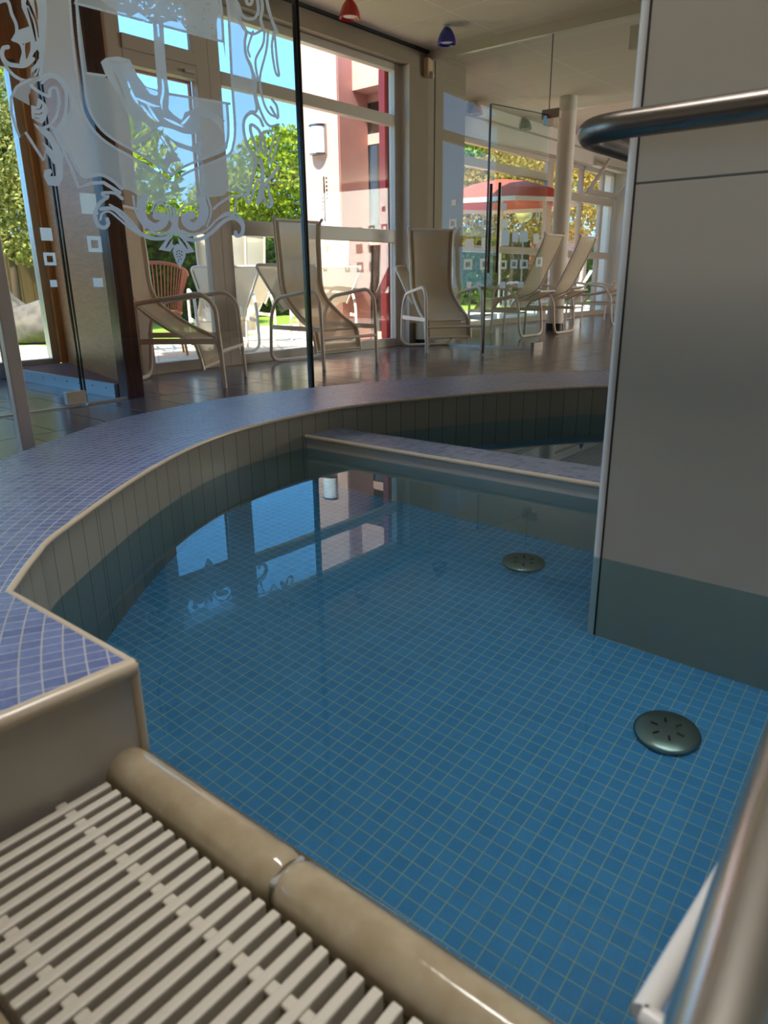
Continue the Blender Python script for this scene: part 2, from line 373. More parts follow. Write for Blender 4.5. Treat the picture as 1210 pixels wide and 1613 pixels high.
Z_COP = H * (1 - S); WATER = H - .92 * S; Z_FLOORP = H - 1.57 * S; Z_DIV = H - .85 * S
CEIL = 2.97; WALL_N = -5.12; WIN_N = -5.225
BAR = np.array([.776, -.631, 0]); OUTW = np.array([-.631, -.776, 0])

# ================================================================== STRUCTURE
# --- basin outline (old survey coordinates)
arc_in = [(-.933, 1.611), (-.981, 1.861), (-.998, 2.087), (-.95, 2.834), (-.798, 3.468), (-.446, 4.026), (-.012, 4.393), (.84, 4.79), (1.625, 4.97)]
arc_in += [(1.616 + 2.638 * math.cos(t), 2.329 + 2.638 * math.sin(t)) for t in np.radians([72, 54, 36, 18, 0])]
arc_out = [(-1.60, 1.2), (-1.64, 2.0), (-1.655, 2.6), (-1.649, 2.976), (-1.585, 3.45), (-1.456, 3.95), (-1.043, 4.60), (-.502, 5.04), (-.012, 5.33), (.484, 5.55), (1.255, 5.76), (1.871, 5.84)]
arc_out += [(1.616 + 3.52 * math.cos(t), 2.329 + 3.52 * math.sin(t)) for t in np.radians([72, 54, 36, 18, 0])]
IN = np.array(catmull(arc_in, 14)); OUT = np.array(catmull(arc_out, 14))
def P2(p, z): return np.array([p[0] * S, p[1] * S, z])
corner = np.array([-.505, 1.257]); fdir = np.array([-.171, -.187]); fdir /= np.linalg.norm(fdir)
fend = corner + fdir * 1.2
# coping top
top = [P2(p, Z_COP) for p in OUT[::-1]] + [P2((-1.62, .6), Z_COP)] + [P2(fend, Z_COP), P2(corner, Z_COP)] + [P2(p, Z_COP) for p in IN]
obj('pool_coping', MB().poly([top[::1]]), M['mosaic'], kind='structure')
# outer retaining face and the face towards the gutter
outer = [P2(p, 0) for p in OUT] ; outer_t = [P2(p, Z_COP) for p in OUT]
obj('pool_outer_wall', MB().strip([P2((-1.62, .6), 0)] + outer, [P2((-1.62, .6), Z_COP)] + outer_t), M['mosaic'], kind='structure')
z_gr = sp3(0, 0, -.25)[2]
obj('gutter_wall', MB().strip([P2(corner, z_gr - .1), P2(fend, z_gr - .1)], [P2(corner, Z_COP), P2(fend, Z_COP)]), M['white_tile'], kind='structure')
# inner pool wall
wl = [P2(p, Z_FLOORP) for p in IN]; wt = [P2(p, Z_COP) for p in IN]
obj('pool_wall', MB().strip(wl, wt), M['pool_wall'], kind='structure')
cutw = [np.array(arc_in[0]), corner]
obj('pool_side_wall', MB().strip([P2(p, Z_FLOORP) for p in cutw], [P2(p, Z_COP) for p in cutw]), M['white_tile'], kind='structure')
rimA = np.array([-.509, 1.265]); rimD = np.array([.776, -.631]); rimE = rimA + rimD * 2.2
obj('rim_wall', MB().strip([P2(rimA, Z_FLOORP), P2(rimE, Z_FLOORP)], [P2(rimA, WATER - .004), P2(rimE, WATER - .004)]), M['white_tile'], kind='structure')
fl = [P2(p, Z_FLOORP) for p in IN] + [P2((4.25, -.6), Z_FLOORP), P2(rimE, Z_FLOORP), P2(rimA, Z_FLOORP), P2(corner, Z_FLOORP)]
obj('pool_floor', MB().poly([fl]), M['pool_floor'], kind='structure')
# white edge trims
def trim(name, pts, r=.0055, mat='trim'):
    return obj(name, MB().tube([np.array(p) for p in pts], r, 10), M[mat], kind='structure', smooth=True)
trim('trim_1', [P2(p, Z_COP - .004) for p in IN])
trim('trim_2', [P2(arc_in[0], Z_COP - .004), P2(corner, Z_COP - .004)], .006)
trim('trim_3', [P2(corner, Z_COP - .006), P2(fend, Z_COP - .006)], .011)
trim('trim_4', [P2(corner, Z_COP - .004), P2(corner, WATER - .02)], .0055)
# --- water
p0 = np.array([.735, 2.287]) * S; pd = np.array([.776, -.631]); pq = np.array([.631, .776])
wp = [P2(c + (c - np.array([1.6, 2.6])) * -.0006, WATER) for c in IN] + [P2((4.25, -.6), WATER), P2(rimE, WATER), P2(rimA, WATER), P2(corner, WATER)]
obj('pool_water', MB().poly([wp, [P2(p / S, WATER) for p in (p0 + np.array([-.0012, .0003]), p0 + pd * 1.5, p0 + pd * 1.5 + pq * .45, p0 + pq * .45 + np.array([-.0008, .001]))]]), M['water'], kind='stuff', label='still clear water filling the blue mosaic basin', cat='water')
# --- divider wall
df0, df1 = np.array([-.475, 4.053]), np.array([1.9, 2.17]); db0, db1 = np.array([-.36, 4.30]), np.array([2.06, 2.42])
obj('pool_divider', MB().hexa([P2(p, Z_FLOORP) for p in (df0, df1, db1, db0)], [P2(p, Z_DIV) for p in (df0, df1, db1, db0)]), M['white_tile'], kind='structure')
_dm = MB().poly([[P2(p, Z_DIV + .0015) for p in (df0, df1, db1, db0)]]); obj('divider_top', _dm, M['mosaic_bar'], kind='structure')
trim('trim_5', [P2(df0, Z_DIV - .003), P2(df1, Z_DIV - .003)], .0075)
# --- pillar
p0 = np.array([.735, 2.287]) * S; pd = np.array([.776, -.631]); pq = np.array([.631, .776])
pb = [p0, p0 + pd * 1.5, p0 + pd * 1.5 + pq * .45, p0 + pq * .45]
def pz(p, z): return np.array([p[0], p[1], z])
obj('wall_right', MB().hexa([pz(p, Z_FLOORP) for p in pb], [pz(p, CEIL) for p in pb]), M['pillar'], kind='structure')
jt = MB().hexa([pz(p0 + pd * .008 - pq * .001, Z_FLOORP), pz(p0 + pd * .0115 - pq * .001, Z_FLOORP), pz(p0 + pd * .0115, Z_FLOORP), pz(p0 + pd * .008, Z_FLOORP)],
               [pz(p0 + pd * .008 - pq * .001, CEIL), pz(p0 + pd * .0115 - pq * .001, CEIL), pz(p0 + pd * .0115, CEIL), pz(p0 + pd * .008, CEIL)])
obj('trim_6', jt, M['dark_joint'], kind='structure')
obj('trim_7', MB().tube([pz(p0 + pd * .001 + pq * .002, Z_FLOORP), pz(p0 + pd * .001 + pq * .002, CEIL)], .0078, 12), M['pillar_trim'], kind='structure', smooth=True)
# --- kerb on the right side of the stairs
k0 = np.array([.259, .53]); kd = np.array([.68, .733]); kn = np.array([.733, -.68])
ka, kb = k0, k0 + kd * 1.5
kz = Z_COP
obj('stair_kerb', MB().hexa([P2(p, Z_FLOORP) for p in (ka, kb, kb + kn * .5, ka + kn * .5)], [P2(p, kz) for p in (ka, kb, kb + kn * .5, ka + kn * .5)]), M['white_tile'], kind='structure')
obj('kerb_top', MB().poly([[P2(p, kz + .001) for p in (ka, kb, kb + kn * .5, ka + kn * .5)]]), M['mosaic_bar'], kind='structure')
trim('trim_8', [P2(ka, kz), P2(kb, kz)], .008, 'pillar_trim')
trim('trim_9', [P2(ka, kz), P2(ka - kd * .02 + kn * .5, kz)], .008, 'pillar_trim')
# --- hall floor with the basin cut out
mid = 0.5
hole = [P2((-1.3, .7), 0)] + [P2(p, 0) for p in np.array(catmull([(-1.3, 1.4), (-1.35, 2.6), (-1.15, 3.8), (-.5, 4.55), (.4, 5.0), (1.6, 5.4), (2.9, 5.0), (4.0, 4.0), (4.5, 2.6)], 8))] + [P2((4.6, -2.2), 0), P2((-1.3, -2.2), 0)]
ext = [AN(-5, -6.12, 0), AN(-5, 5, 0), AN(15.5, 5, 0), AN(15.5, -6.5, 0), AN(7, -6.5, 0), AN(7, -5.3, 0), AN(3.2, -5.3, 0), AN(3.2, -6.12, 0)]
obj('floor', MB().poly([ext, hole]), M['slate'], kind='structure')
# basin floor slab around the viewer (under the gutter)
obj('gutter_floor', MB().poly([[P2((-1.3, -2.2), z_gr - .09), P2((4.6, -2.2), z_gr - .09), P2((4.6, -.5), z_gr - .09), P2(rimE - np.array([.05, .06]), z_gr - .09), P2(rimA - np.array([.05, .06]), z_gr - .09), P2((-1.3, .7), z_gr - .09)]]), M['channel'], kind='structure')
# --- ceiling, beams, walls
obj('ceiling', MB().abox(-5, 15.5, -5.12, 5, CEIL, CEIL + .2), M['ceiling'], kind='structure')
obj('ceiling_bay', MB().abox(7.0, 15.5, -6.6, -5.12, CEIL, CEIL + .2), M['ceiling'], kind='structure')
obj('ceiling_roof_edge', MB().abox(-5, 7.0, -5.45, -5.12, CEIL + .002, CEIL + .2), M['wall'], kind='structure')
obj('wall_left_beam', MB().abox(3.1, 6.5, -5.40, WALL_N, 2.80, CEIL), M['wall'], kind='structure')
obj('wall_left_pier', MB().abox(6.5, 7.52, -5.40, WALL_N, 0, CEIL), M['wall'], kind='structure')
obj('trim_lit_reveal', MB().abox(6.494, 6.50, WIN_N, WALL_N - .001, 0, 2.80), M['wall_white'], kind='structure')  # pale slab over the taupe reveal, its lit look put into the colour
obj('trim_10', MB().abox(6.93, 6.945, WALL_N - .001, WALL_N + .004, 0, CEIL), M['dark_joint'], kind='structure')
obj('trim_11', MB().abox(3.1, 6.94, WALL_N, WALL_N + .03, CEIL - .025, CEIL - .001), M['dark_joint'], kind='structure')
obj('wall_bay_beam', MB().abox(7.0, 15.5, -6.6, -6.12, 2.62, CEIL), M['wall_white'], kind='structure')
obj('wall_bay_cornice', MB().abox(7.0, 14.4, -6.12, -6.02, 2.82, CEIL), M['wall_white'], kind='structure')
obj('wall_end', MB().abox(14.55, 14.9, -6.6, 5, 0, CEIL), M['wall_white'], kind='structure')
obj('wall_back', MB().abox(-5.2, -5.0, -5.3, 5, 0, CEIL), M['wall_dim'], kind='structure')
obj('wall_side', MB().abox(-5, 15.5, 5.0, 5.2, 0, CEIL), M['wall_dim'], kind='structure')

# --- windows of the left wall
def window(name, a0, a1, n, z0, z1, rails, mulls, fw=.07, dep=.08, mat='frame'):
    w = thing(name, AN((a0 + a1) / 2, n, z0), None, None, kind='structure')
    f = MB()
    f.abox(a0, a0 + fw, n - dep, n, z0, z1); f.abox(a1 - fw, a1, n - dep, n, z0, z1); f.abox(a0 + fw, a1 - fw, n - dep, n, z0, z0 + .09); f.abox(a0 + fw, a1 - fw, n - dep, n, z1 - .065, z1)
    for (r0, r1) in rails: f.abox(a0 + fw, a1 - fw, n - dep, n, r0, r1)
    for (m0, m1) in mulls: f.abox(m0, m1, n - dep + .001, n - .001, z0 + .09, z1 - .065)
    obj('frame', f, M[mat], w, bevel=.004)
    g = MB(); zs = [z0 + .09] + [z for r in rails for z in r] + [z1 - .065]
    for i in range(0, len(zs), 2): g.abox(a0 + fw, a1 - fw, n - dep * .6, n - dep * .6 + .006, zs[i], zs[i + 1])
    obj('pane', g, M['pane'], w)
    return w
w1 = window('window_1', 3.17, 4.05, WIN_N, 0, 2.80, [(1.10, 1.225), (2.23, 2.42)], [], .12)
w2 = window('window_2', 4.05, 6.50, WIN_N, 0, 2.80, [(1.10, 1.225), (2.235, 2.335)], [], .115)
# tilting sash in window 1 with handle, red outside gasket strip
sh = MB(); sh.abox(3.29, 3.93, WIN_N - .02, WIN_N + .015, 2.325, 2.42); sh.abox(3.88, 3.93, WIN_N - .02, WIN_N + .015, 2.42, 2.735)
obj('sash', sh, M['frame'], w1, bevel=.003)
obj('handle', MB().abox(3.80, 3.90, WIN_N + .0, WIN_N + .03, 2.262, 2.282), M['alu'], w1)
rs = MB(); rs.abox(3.29, 3.93, WIN_N - .115, WIN_N - .085, 2.215, 2.235); rs.abox(3.915, 3.93, WIN_N - .115, WIN_N - .085, 1.225, 2.215)
obj('outer_reveal', rs, M['rose'], w1)
w3 = window('window_3', 9.05, 11.85, -6.30, 0, 2.62, [(1.10, 1.20), (2.26, 2.38)], [(11.75, 11.85)], .09)
w4 = window('window_4', 11.85, 14.50, -6.30, 0, 2.62, [(1.06, 1.18), (2.02, 2.16)], [(13.02, 13.10), (13.9, 14.0)], .09)
# open tilted sash of the far window
ts = MB(); hx = lambda a, z: AN(a, -6.28 + max(0, (z - 2.16)) * .75, z)
def sbar(a0, a1, z0, z1):
    vs = [hx(a0, z0), hx(a1, z0), hx(a1, z1), hx(a0, z1)]; ts.hexa(vs, [p + N * .05 for p in vs])
sbar(13.10, 14.45, 2.16, 2.24); sbar(13.10, 14.45, 2.62, 2.70); sbar(13.10, 13.18, 2.24, 2.62); sbar(14.37, 14.45, 2.24, 2.62)
obj('tilted_sash', ts, M['frame'], w4)
obj('wall_bay_pier', MB().abox(7.70, 9.05, -6.6, -6.2, 0, CEIL), M['wall_white'], kind='structure')
obj('wall_bay_return', MB().abox(7.0, 7.7, -6.6, -5.4, 2.5, CEIL), M['pink'], kind='structure')
# round column of the far room
cc = AN(9.63, -4.93, 0)
col = obj('wall_column', MB().lathe(cc, [(.115, 0.10), (.115, CEIL)], 28), M['wall_white'], kind='structure', smooth=True)
obj('baseboard_column', MB().lathe(cc, [(.125, 0), (.125, .10)], 28), M['black'], kind='structure', smooth=True)

# --- glass partition between the pool hall and the rest room
PD = np.array([.793, -.609, 0]); PN = np.array([.609, .793, 0]); PO = np.array([.85, 8.26, 0])
def pbox(mb, s0, s1, z0, z1, th=.012):
    c = PO + PD * (s0 + s1) / 2 + np.array([0, 0, (z0 + z1) / 2]); mb.box(c, PD, PN, (0, 0, 1), s1 - s0, th, z1 - z0); return mb
sw, sh_, se = -.50, .98, 2.6
part = thing('glass_partition', PO, 'frameless greenish glass partition with frosted squares and ceiling rail', 'partition')
obj('pane', pbox(MB(), sw, sh_, .01, 2.9), M['green_glass'], part)
obj('pane', pbox(MB(), sh_ + .004, se, 2.22, 2.9), M['green_glass'], part)
obj('ceiling_rail', pbox(MB(), sw, se, 2.88, 2.97, .05), M['frame'], part)
obj('floor_rail', pbox(MB(), sw, sh_, 0.0, .012, .03), M['alu'], part)
obj('joint', pbox(MB(), sh_, sh_ + .004, 2.2, 2.9, .013), M['glass_edge'], part)
hb = MB(); pbox(hb, sh_ - .06, sh_ + .12, 2.17, 2.25, .05)
obj('hinge_bracket', hb, M['steel'], part)
obj('sensor_box', pbox(MB(), 1.72, 1.80, 2.62, 2.80, .05), M['frame'], part)
def squares_on(parent, pn0, nrm, rows, off=.008):
    nrm = np.array(nrm)
    for (x0, y0, x1, y1, fr) in rows:
        mb = MB()
        c = [on_plane(x, y, pn0, nrm) for x, y in ((x0, y0), (x1, y0), (x1, y1), (x0, y1))]
        ctr = sum(c) / 4; hw = (np.linalg.norm(c[1] - c[0]) + np.linalg.norm(c[2] - c[3])) / 4; hh = (np.linalg.norm(c[3] - c[0]) + np.linalg.norm(c[2] - c[1])) / 4
        d = c[1] - c[0]; d[2] = 0; d /= np.linalg.norm(d); u = np.array([0, 0, 1.0]); o = -nrm * off
        def rect(x0, x1, z0, z1): mb.add([ctr + d * x + u * z + o for x, z in ((x0, z0), (x1, z0), (x1, z1), (x0, z1))], [(0, 1, 2, 3)])
        if fr:
            k = .5; rect(-hw, hw, hh * k, hh); rect(-hw, hw, -hh, -hh * k); rect(-hw, -hw * k, -hh * k, hh * k); rect(hw * k, hw, -hh * k, hh * k)
        else: rect(-hw, hw, -hh, hh)
        obj('frosted_square', mb, M['frost_square'], parent)
squares_on(part, PO, PN, [(733, 344, 747, 359, 1), (760, 343, 774, 358, 1), (733, 376, 747, 392, 0), (759, 374, 774, 391, 0), (731, 408, 745, 425, 1), (757, 407, 772, 425, 1), (708, 345, 720, 360, 1), (712, 315, 719, 324, 0), (736, 444, 743, 454, 0), (788, 410, 799, 424, 1), (789, 345, 801, 358, 0), (845, 330, 851, 347, 1), (845, 405, 855, 420, 1), (841, 368, 849, 384, 0)])
# the open glass door
hg = np.array([1.65, 7.67, 0]); fe = np.array([1.003, 7.164, 0]); dd = fe - hg; dl = np.linalg.norm(dd); dd /= dl; dn = np.array([-dd[1], dd[0], 0])
dr = thing('door_1', hg, None, None, kind='structure')
def dbox(mb, s0, s1, z0, z1, th=.01, o=0):
    mb.box(hg + dd * (s0 + s1) / 2 + dn * o + np.array([0, 0, (z0 + z1) / 2]), dd, dn, (0, 0, 1), s1 - s0, th, z1 - z0); return mb
obj('leaf', dbox(MB(), 0, dl, .012, 2.2), M['green_glass'], dr)
obj('edge', dbox(dbox(MB(), dl, dl + .014, .012, 2.2, .014), 0, dl, 2.2, 2.206, .011), M['glass_edge'], dr)
for sgn in (-1, 1):
    off = sgn * .055
    obj('handle', MB().tube([hg + dd * (dl - .09) + dn * off + np.array([0, 0, z]) for z in (.77, 1.56)], .015, 12), M['handle_dark'], dr, smooth=True)
st = MB()
for z in (.93, 1.40): st.tube([hg + dd * (dl - .09) - dn * .055 + np.array([0, 0, z]), hg + dd * (dl - .09) + dn * .055 + np.array([0, 0, z])], .008, 10)
obj('handle_stud', st, M['steel'], dr, smooth=True)
obj('hinge', dbox(dbox(MB(), -.05, .09, .0, .075, .04), -.02, .08, 2.11, 2.19, .04), M['steel_dark'], dr)
dnn = dn if dn[1] > 0 else -dn
squares_on(dr, hg, dnn, [(790, 362, 801, 387, 0), (806, 364, 816, 381, 0), (818, 364, 831, 381, 0), (803, 409, 814, 423, 1), (818, 409, 831, 423, 1), (786, 444, 795, 454, 0), (815, 444, 824, 453, 0), (789, 320, 797, 332, 0)])

# ================================================================== CRESTED GLASS SCREEN
CN = -2.426
scr = thing('glass_screen', AN(1.67, CN, 0), 'tall clear glass screen with a frosted coat of arms behind the blue coping', 'screen')
obj('pane', MB().abox(1.03, 2.33, CN - .010, CN, 0.01, 2.95), M['clear_glass'], scr)
obj('end_profile', MB().abox(.985, 1.03, CN - .02, CN + .012, 0, CEIL), M['frame'], scr, bevel=.003)
obj('edge_seal', MB().abox(2.328, 2.337, CN - .013, CN + .004, 0, CEIL).abox(2.346, 2.353, CN - .013, CN + .004, 0, CEIL), M['glass_edge'], scr)

# frosted coat of arms, drawn on the pane
X0, Y0, X1, Y1, RS = -30, -70, 450, 430, 2.0
GW, GH = int((X1 - X0) * RS), int((Y1 - Y0) * RS)
G = np.zeros((GH, GW), np.uint8)
gx, gy = np.meshgrid(np.arange(GW) / RS + X0 + .25, np.arange(GH) / RS + Y0 + .25)
def fill(pts, val, only=None):
    P = np.array(pts, float); x0, y0 = P.min(0); x1, y1 = P.max(0)
    i0, i1 = max(0, int((y0 - Y0) * RS)), min(GH, int((y1 - Y0) * RS) + 2); j0, j1 = max(0, int((x0 - X0) * RS)), min(GW, int((x1 - X0) * RS) + 2)
    if i1 <= i0 or j1 <= j0: return
    xs, ys = gx[i0:i1, j0:j1], gy[i0:i1, j0:j1]; ins = np.zeros(xs.shape, bool); n = len(P)
    for k in range(n):
        ax, ay = P[k]; bx, by = P[(k + 1) % n]
        if ay == by: continue
        ins ^= ((ay > ys) != (by > ys)) & (xs < (bx - ax) * (ys - ay) / (by - ay) + ax)
    sub = G[i0:i1, j0:j1]
    if only is not None: ins &= np.isin(sub, only)
    sub[ins] = val
def stroke(pts, w, val, smooth=True, taper=False, only=None):
    P = catmull([np.array(p, float) for p in pts], 8) if smooth and len(pts) > 2 else [np.array(p, float) for p in pts]
    n = len(P); L = []; R_ = []
    for i, p in enumerate(P):
        t = P[min(i + 1, n - 1)] - P[max(i - 1, 0)]; t /= np.linalg.norm(t) + 1e-9; nn = np.array([-t[1], t[0]])
        ww = w / 2 * ((.25 + .75 * math.sin(math.pi * min(1, (i + .5) / n))) if taper else 1); L.append(p + nn * ww); R_.append(p - nn * ww)
    for i in range(n - 1): fill([L[i], L[i + 1], R_[i + 1], R_[i]], val, only)
    if not taper:
        for p in (P[0], P[-1]): fill([p + w / 2 * np.array([math.cos(a), math.sin(a)]) for a in np.linspace(0, 2 * math.pi, 12, endpoint=False)], val, only)
z1 = lambda L: [(x / 5.042, y / 5.042) for x, y in L]
z2 = lambda L: [(200 + x / 5.042, y / 5.042) for x, y in L]
z3 = lambda L: [(130 + x / 3.781, 280 + y / 3.781) for x, y in L]
z4 = lambda L: [(x / 8.062, 60 + y / 8.062) for x, y in L]
# mantle
left = z1([(310, -350), (355, 0), (350, 300), (330, 520), (320, 610), (400, 590), (490, 640), (550, 740), (565, 860), (520, 960), (450, 1040), (540, 1200), (650, 1395), (800, 1390), (900, 1440), (965, 1500)])
right = z2([(850, -350), (865, 0), (870, 60), (890, 150), (945, 250), (935, 330), (945, 440), (990, 545), (1010, 740), (1030, 850), (1020, 890), (980, 890), (930, 950), (930, 1060), (965, 1180), (1020, 1260), (960, 1530), (880, 1510), (800, 1510)])
low = [(352, 308), (330, 311), (318, 316), (305, 322), (290, 323), (283, 314), (272, 313), (262, 318), (245, 322), (232, 318), (220, 310), (205, 300)]
fill(left[:] + low[::-1] + right[::-1], 1)
stroke(left, 5, 2, smooth=True); stroke(right, 4.5, 2)
# gap ring and shield outline
ring = z1([(540, -350), (575, -20), (600, 300), (640, 640), (660, 800), (705, 930), (790, 1050), (905, 1140)]) + z2([(40, 1220), (160, 1290), (360, 1425), (450, 1355), (590, 1295), (780, 1215), (818, 1140), (830, 1000), (806, 640), (780, 130), (765, -20), (740, -350)])
rl = ring[:11]; rr_ = ring[10:]
for part_ in (rl, rr_): stroke(part_, 14.5, 2)
for part_ in (rl, rr_): stroke(part_, 6.2, 0)
# inner field: clear band between two lines
L1 = [(118, 5), (165, 17), (240, 36.5), (352, 66)]; L2 = [(134, 114.5), (200, 131), (265, 148), (361, 163.5)]
fill([(123, 8), (165, 18), (240, 37), (351, 66), (356, 100), (359, 162), (265, 148), (200, 131), (137, 115), (131, 70)], 0)
stroke(L1, 4, 2, False); stroke([(137, 115.5), (165, 119.5)], 4, 2, False); stroke(L2[1:], 4, 2, False)
# crown of the tree
fill([(150, -8), (170, 10), (186, 19), (197, 21), (205, 27), (218, 20), (228, 27), (237, 34), (258, 36), (268, 33), (285, 36), (291, 45), (300, 50), (314, 56), (330, 60), (339, 52), (342, 30), (346, 12), (340, -10), (330, -40), (290, -58), (220, -60), (165, -45), (145, -25)], 2)
for k in range(120):
    cx0, cy0 = RNG.uniform(158, 335), RNG.uniform(-52, 50); an = RNG.uniform(0, 3.14); rx, ry = RNG.uniform(1.6, 4), RNG.uniform(.7, 1.5)
    pts = [(cx0 + rx * math.cos(t) * math.cos(an) - ry * math.sin(t) * math.sin(an), cy0 + rx * math.cos(t) * math.sin(an) + ry * math.sin(t) * math.cos(an)) for t in np.linspace(0, 6.28, 10, endpoint=False)]
    fill(pts, 1, only=[2])
# trunk, stump and roots
fill([(240, 30), (257, 34), (259, 75), (262, 115), (266, 145), (265, 172), (275, 182), (286, 189), (291, 177), (305, 172), (322, 166), (340, 180), (354, 190), (352, 193), (348, 193), (350, 209), (344, 198), (330, 187), (316, 184), (314, 196), (306, 212), (290, 211), (270, 203), (252, 199), (240, 206), (232, 197), (222, 190), (224, 200), (222, 206), (217, 209), (214, 204), (210, 190), (198, 174), (186, 150), (174, 130), (165, 116), (158, 98), (166, 91), (186, 89), (204, 94), (210, 105), (216, 119), (228, 135), (241, 142), (246, 148), (248, 138), (246, 115), (243, 80)], 2)
fill([(240, 203), (226, 215), (207, 223), (207, 227), (216, 227), (232, 219), (243, 208)], 2)
fill([(243, 205), (255, 222), (264, 236), (260, 250), (258, 258), (263, 264), (272, 255), (286, 254), (278, 245), (272, 232), (262, 216), (252, 206)], 2)
fill([(254, 207), (275, 222), (300, 231), (316, 222), (312, 232), (320, 250), (305, 240), (280, 232)], 2)
for s_ in ([(248, 38), (250, 58)], [(253, 112), (257, 140), (254, 158), (255, 172)], [(178, 112), (186, 128), (196, 155)], [(201, 128), (208, 148), (220, 168)], [(208, 152), (226, 160), (240, 166), (252, 168)], [(222, 165), (232, 178), (245, 192)], [(232, 165), (242, 182), (250, 192)], [(258, 186), (275, 194), (288, 200)], [(300, 181), (290, 192), (285, 196)], [(262, 205), (285, 216), (305, 218)], [(246, 206), (262, 225), (270, 246)], [(172, 97), (190, 99), (200, 97)]):
    stroke(s_, 4.2, 1, taper=True, only=[2])
fill([(229, 138), (246, 143), (249, 147), (246, 151), (236, 148)], 1)
# left mantling
fill(z1([(150, -200), (355, -200), (350, 300), (335, 480), (290, 600), (245, 610), (245, 540), (290, 470), (312, 420), (295, 395), (270, 420), (240, 480), (190, 520), (150, 500), (190, 350), (150, 330), (95, 310), (130, 270), (140, 240), (230, 210), (215, 160), (170, 60)]), 2)
for s_ in ([(190, -60), (240, 60), (285, 170), (305, 300)], [(265, -60), (285, 60), (298, 160)], [(215, 60), (255, 190), (285, 330)], [(220, -20), (215, 30), (230, 45)]): stroke(z1(s_), 4, 0, taper=True)
fill(z1([(200, 345), (240, 330), (240, 400), (215, 465), (205, 470), (195, 400)]), 0)
fill(z4([(470, 165), (495, 190), (490, 260), (450, 330), (400, 380), (385, 365), (440, 290), (470, 220)]), 0); fill(z4([(475, 375), (460, 430), (410, 495), (395, 480), (400, 440), (440, 410)]), 0)
stroke(z1([(-40, 40), (20, 10), (65, 20), (90, 110), (125, 190), (130, 260), (110, 300)]), 5.2, 2)
stroke(z1([(60, 375), (25, 385), (15, 440), (50, 500), (120, 520), (200, 520), (260, 470)]), 7, 2); stroke(z1([(100, 315), (150, 335), (178, 380), (195, 500)]), 5.5, 2)
stroke(z1([(15, 450), (55, 540), (110, 600), (190, 640), (300, 640), (350, 600)]), 5, 2)
fill(z1([(170, 640), (320, 600), (260, 690), (225, 760), (235, 840), (90, 760), (120, 690)]), 1)
hs = z4([(450, 570), (480, 545), (530, 570), (570, 525), (640, 490), (720, 510), (800, 600), (840, 720), (838, 900), (800, 1040), (730, 1150), (700, 1170), (640, 1120), (600, 1150), (540, 1080), (420, 1000), (400, 900), (400, 780), (380, 660)])
fill(hs, 0); stroke(hs[2:13], 5, 2)
stroke(z4([(390, 600), (470, 670), (560, 720), (620, 740), (630, 670), (660, 630), (710, 640), (740, 740), (740, 900), (700, 1020), (620, 1110), (560, 1140)]), 5, 2)
fill(z4([(480, 760), (530, 790), (590, 850), (610, 930), (580, 1030), (530, 1090), (400, 1020), (390, 850), (460, 870)]), 2)
for s_ in ([(450, 905), (510, 895), (530, 840)], [(430, 965), (500, 965), (540, 940)], [(440, 1015), (500, 1020)]): stroke(z4(s_), 2.6, 0, taper=True)
stroke(z1([(240, 630), (130, 690), (85, 780), (90, 900), (120, 1000), (155, 1090), (200, 1050), (345, 1275), (360, 1190), (430, 1290)]), 4.5, 2, False)
fill(z1([(260, 980), (330, 1010), (400, 1050), (460, 1150), (500, 1230), (500, 1420), (460, 1480), (380, 1470), (345, 1400), (350, 1350), (400, 1340), (415, 1360), (395, 1400), (440, 1400), (440, 1310), (380, 1210), (330, 1120), (400, 1180), (430, 1210), (380, 1110), (310, 1040)]), 2)
stroke(z1([(430, 1040), (500, 1180), (580, 1380), (625, 1490), (720, 1455), (820, 1450), (950, 1530)]), 5.5, 2, False)
# right mantling: outlines only
for w_, s_ in ((4.5, [(875, 20), (875, 70), (920, 220), (1000, 270), (1070, 240)]), (4.2, [(945, 260), (935, 340), (945, 440), (990, 550), (1020, 640), (1022, 760), (1075, 920), (1130, 1000), (1200, 990)]),
               (3.6, [(1000, 250), (960, 380), (975, 450)]), (3.8, [(1090, 240), (1080, 350), (1020, 480), (1040, 640)]), (3.8, [(1120, 240), (1105, 400), (1055, 620), (1080, 800), (1130, 900), (1195, 935)]),
               (3.8, [(1165, 250), (1150, 380), (1175, 560), (1205, 600), (1190, 480), (1170, 260)]), (5, [(880, 30), (920, 130), (1000, 150), (1040, 90), (1030, -40)]), (5, [(1060, -60), (1075, 60), (1060, 150), (1080, 230)]), (5, [(1100, -60), (1120, 60), (1150, 160), (1190, 260)]), (5, [(950, -60), (950, 20), (985, 30), (1000, -60)]),
               (4.5, [(1080, 1000), (1050, 940), (985, 900), (930, 960), (935, 1090), (1015, 1260)]), (5, [(1100, 1230), (1060, 1170), (1055, 1050), (985, 990), (985, 1060), (1040, 1210)]), (4, [(1150, 1040), (1080, 1060), (1110, 1200)]), (3, [(1180, 1040), (1150, 1150), (1120, 1280)]), (3, [(1205, 1090), (1180, 1190), (1140, 1300)]), (4, [(1150, 790), (1190, 850), (1195, 940), (1140, 850)]),
               (4.5, [(1030, 1270), (960, 1550)]), (6, [(1060, 1270), (1075, 1400), (1040, 1613)]), (5, [(1200, 1330), (1090, 1480), (1060, 1600)]), (4, [(1120, 1480), (1140, 1613)])):
    stroke(z2(s_), w_, 2)
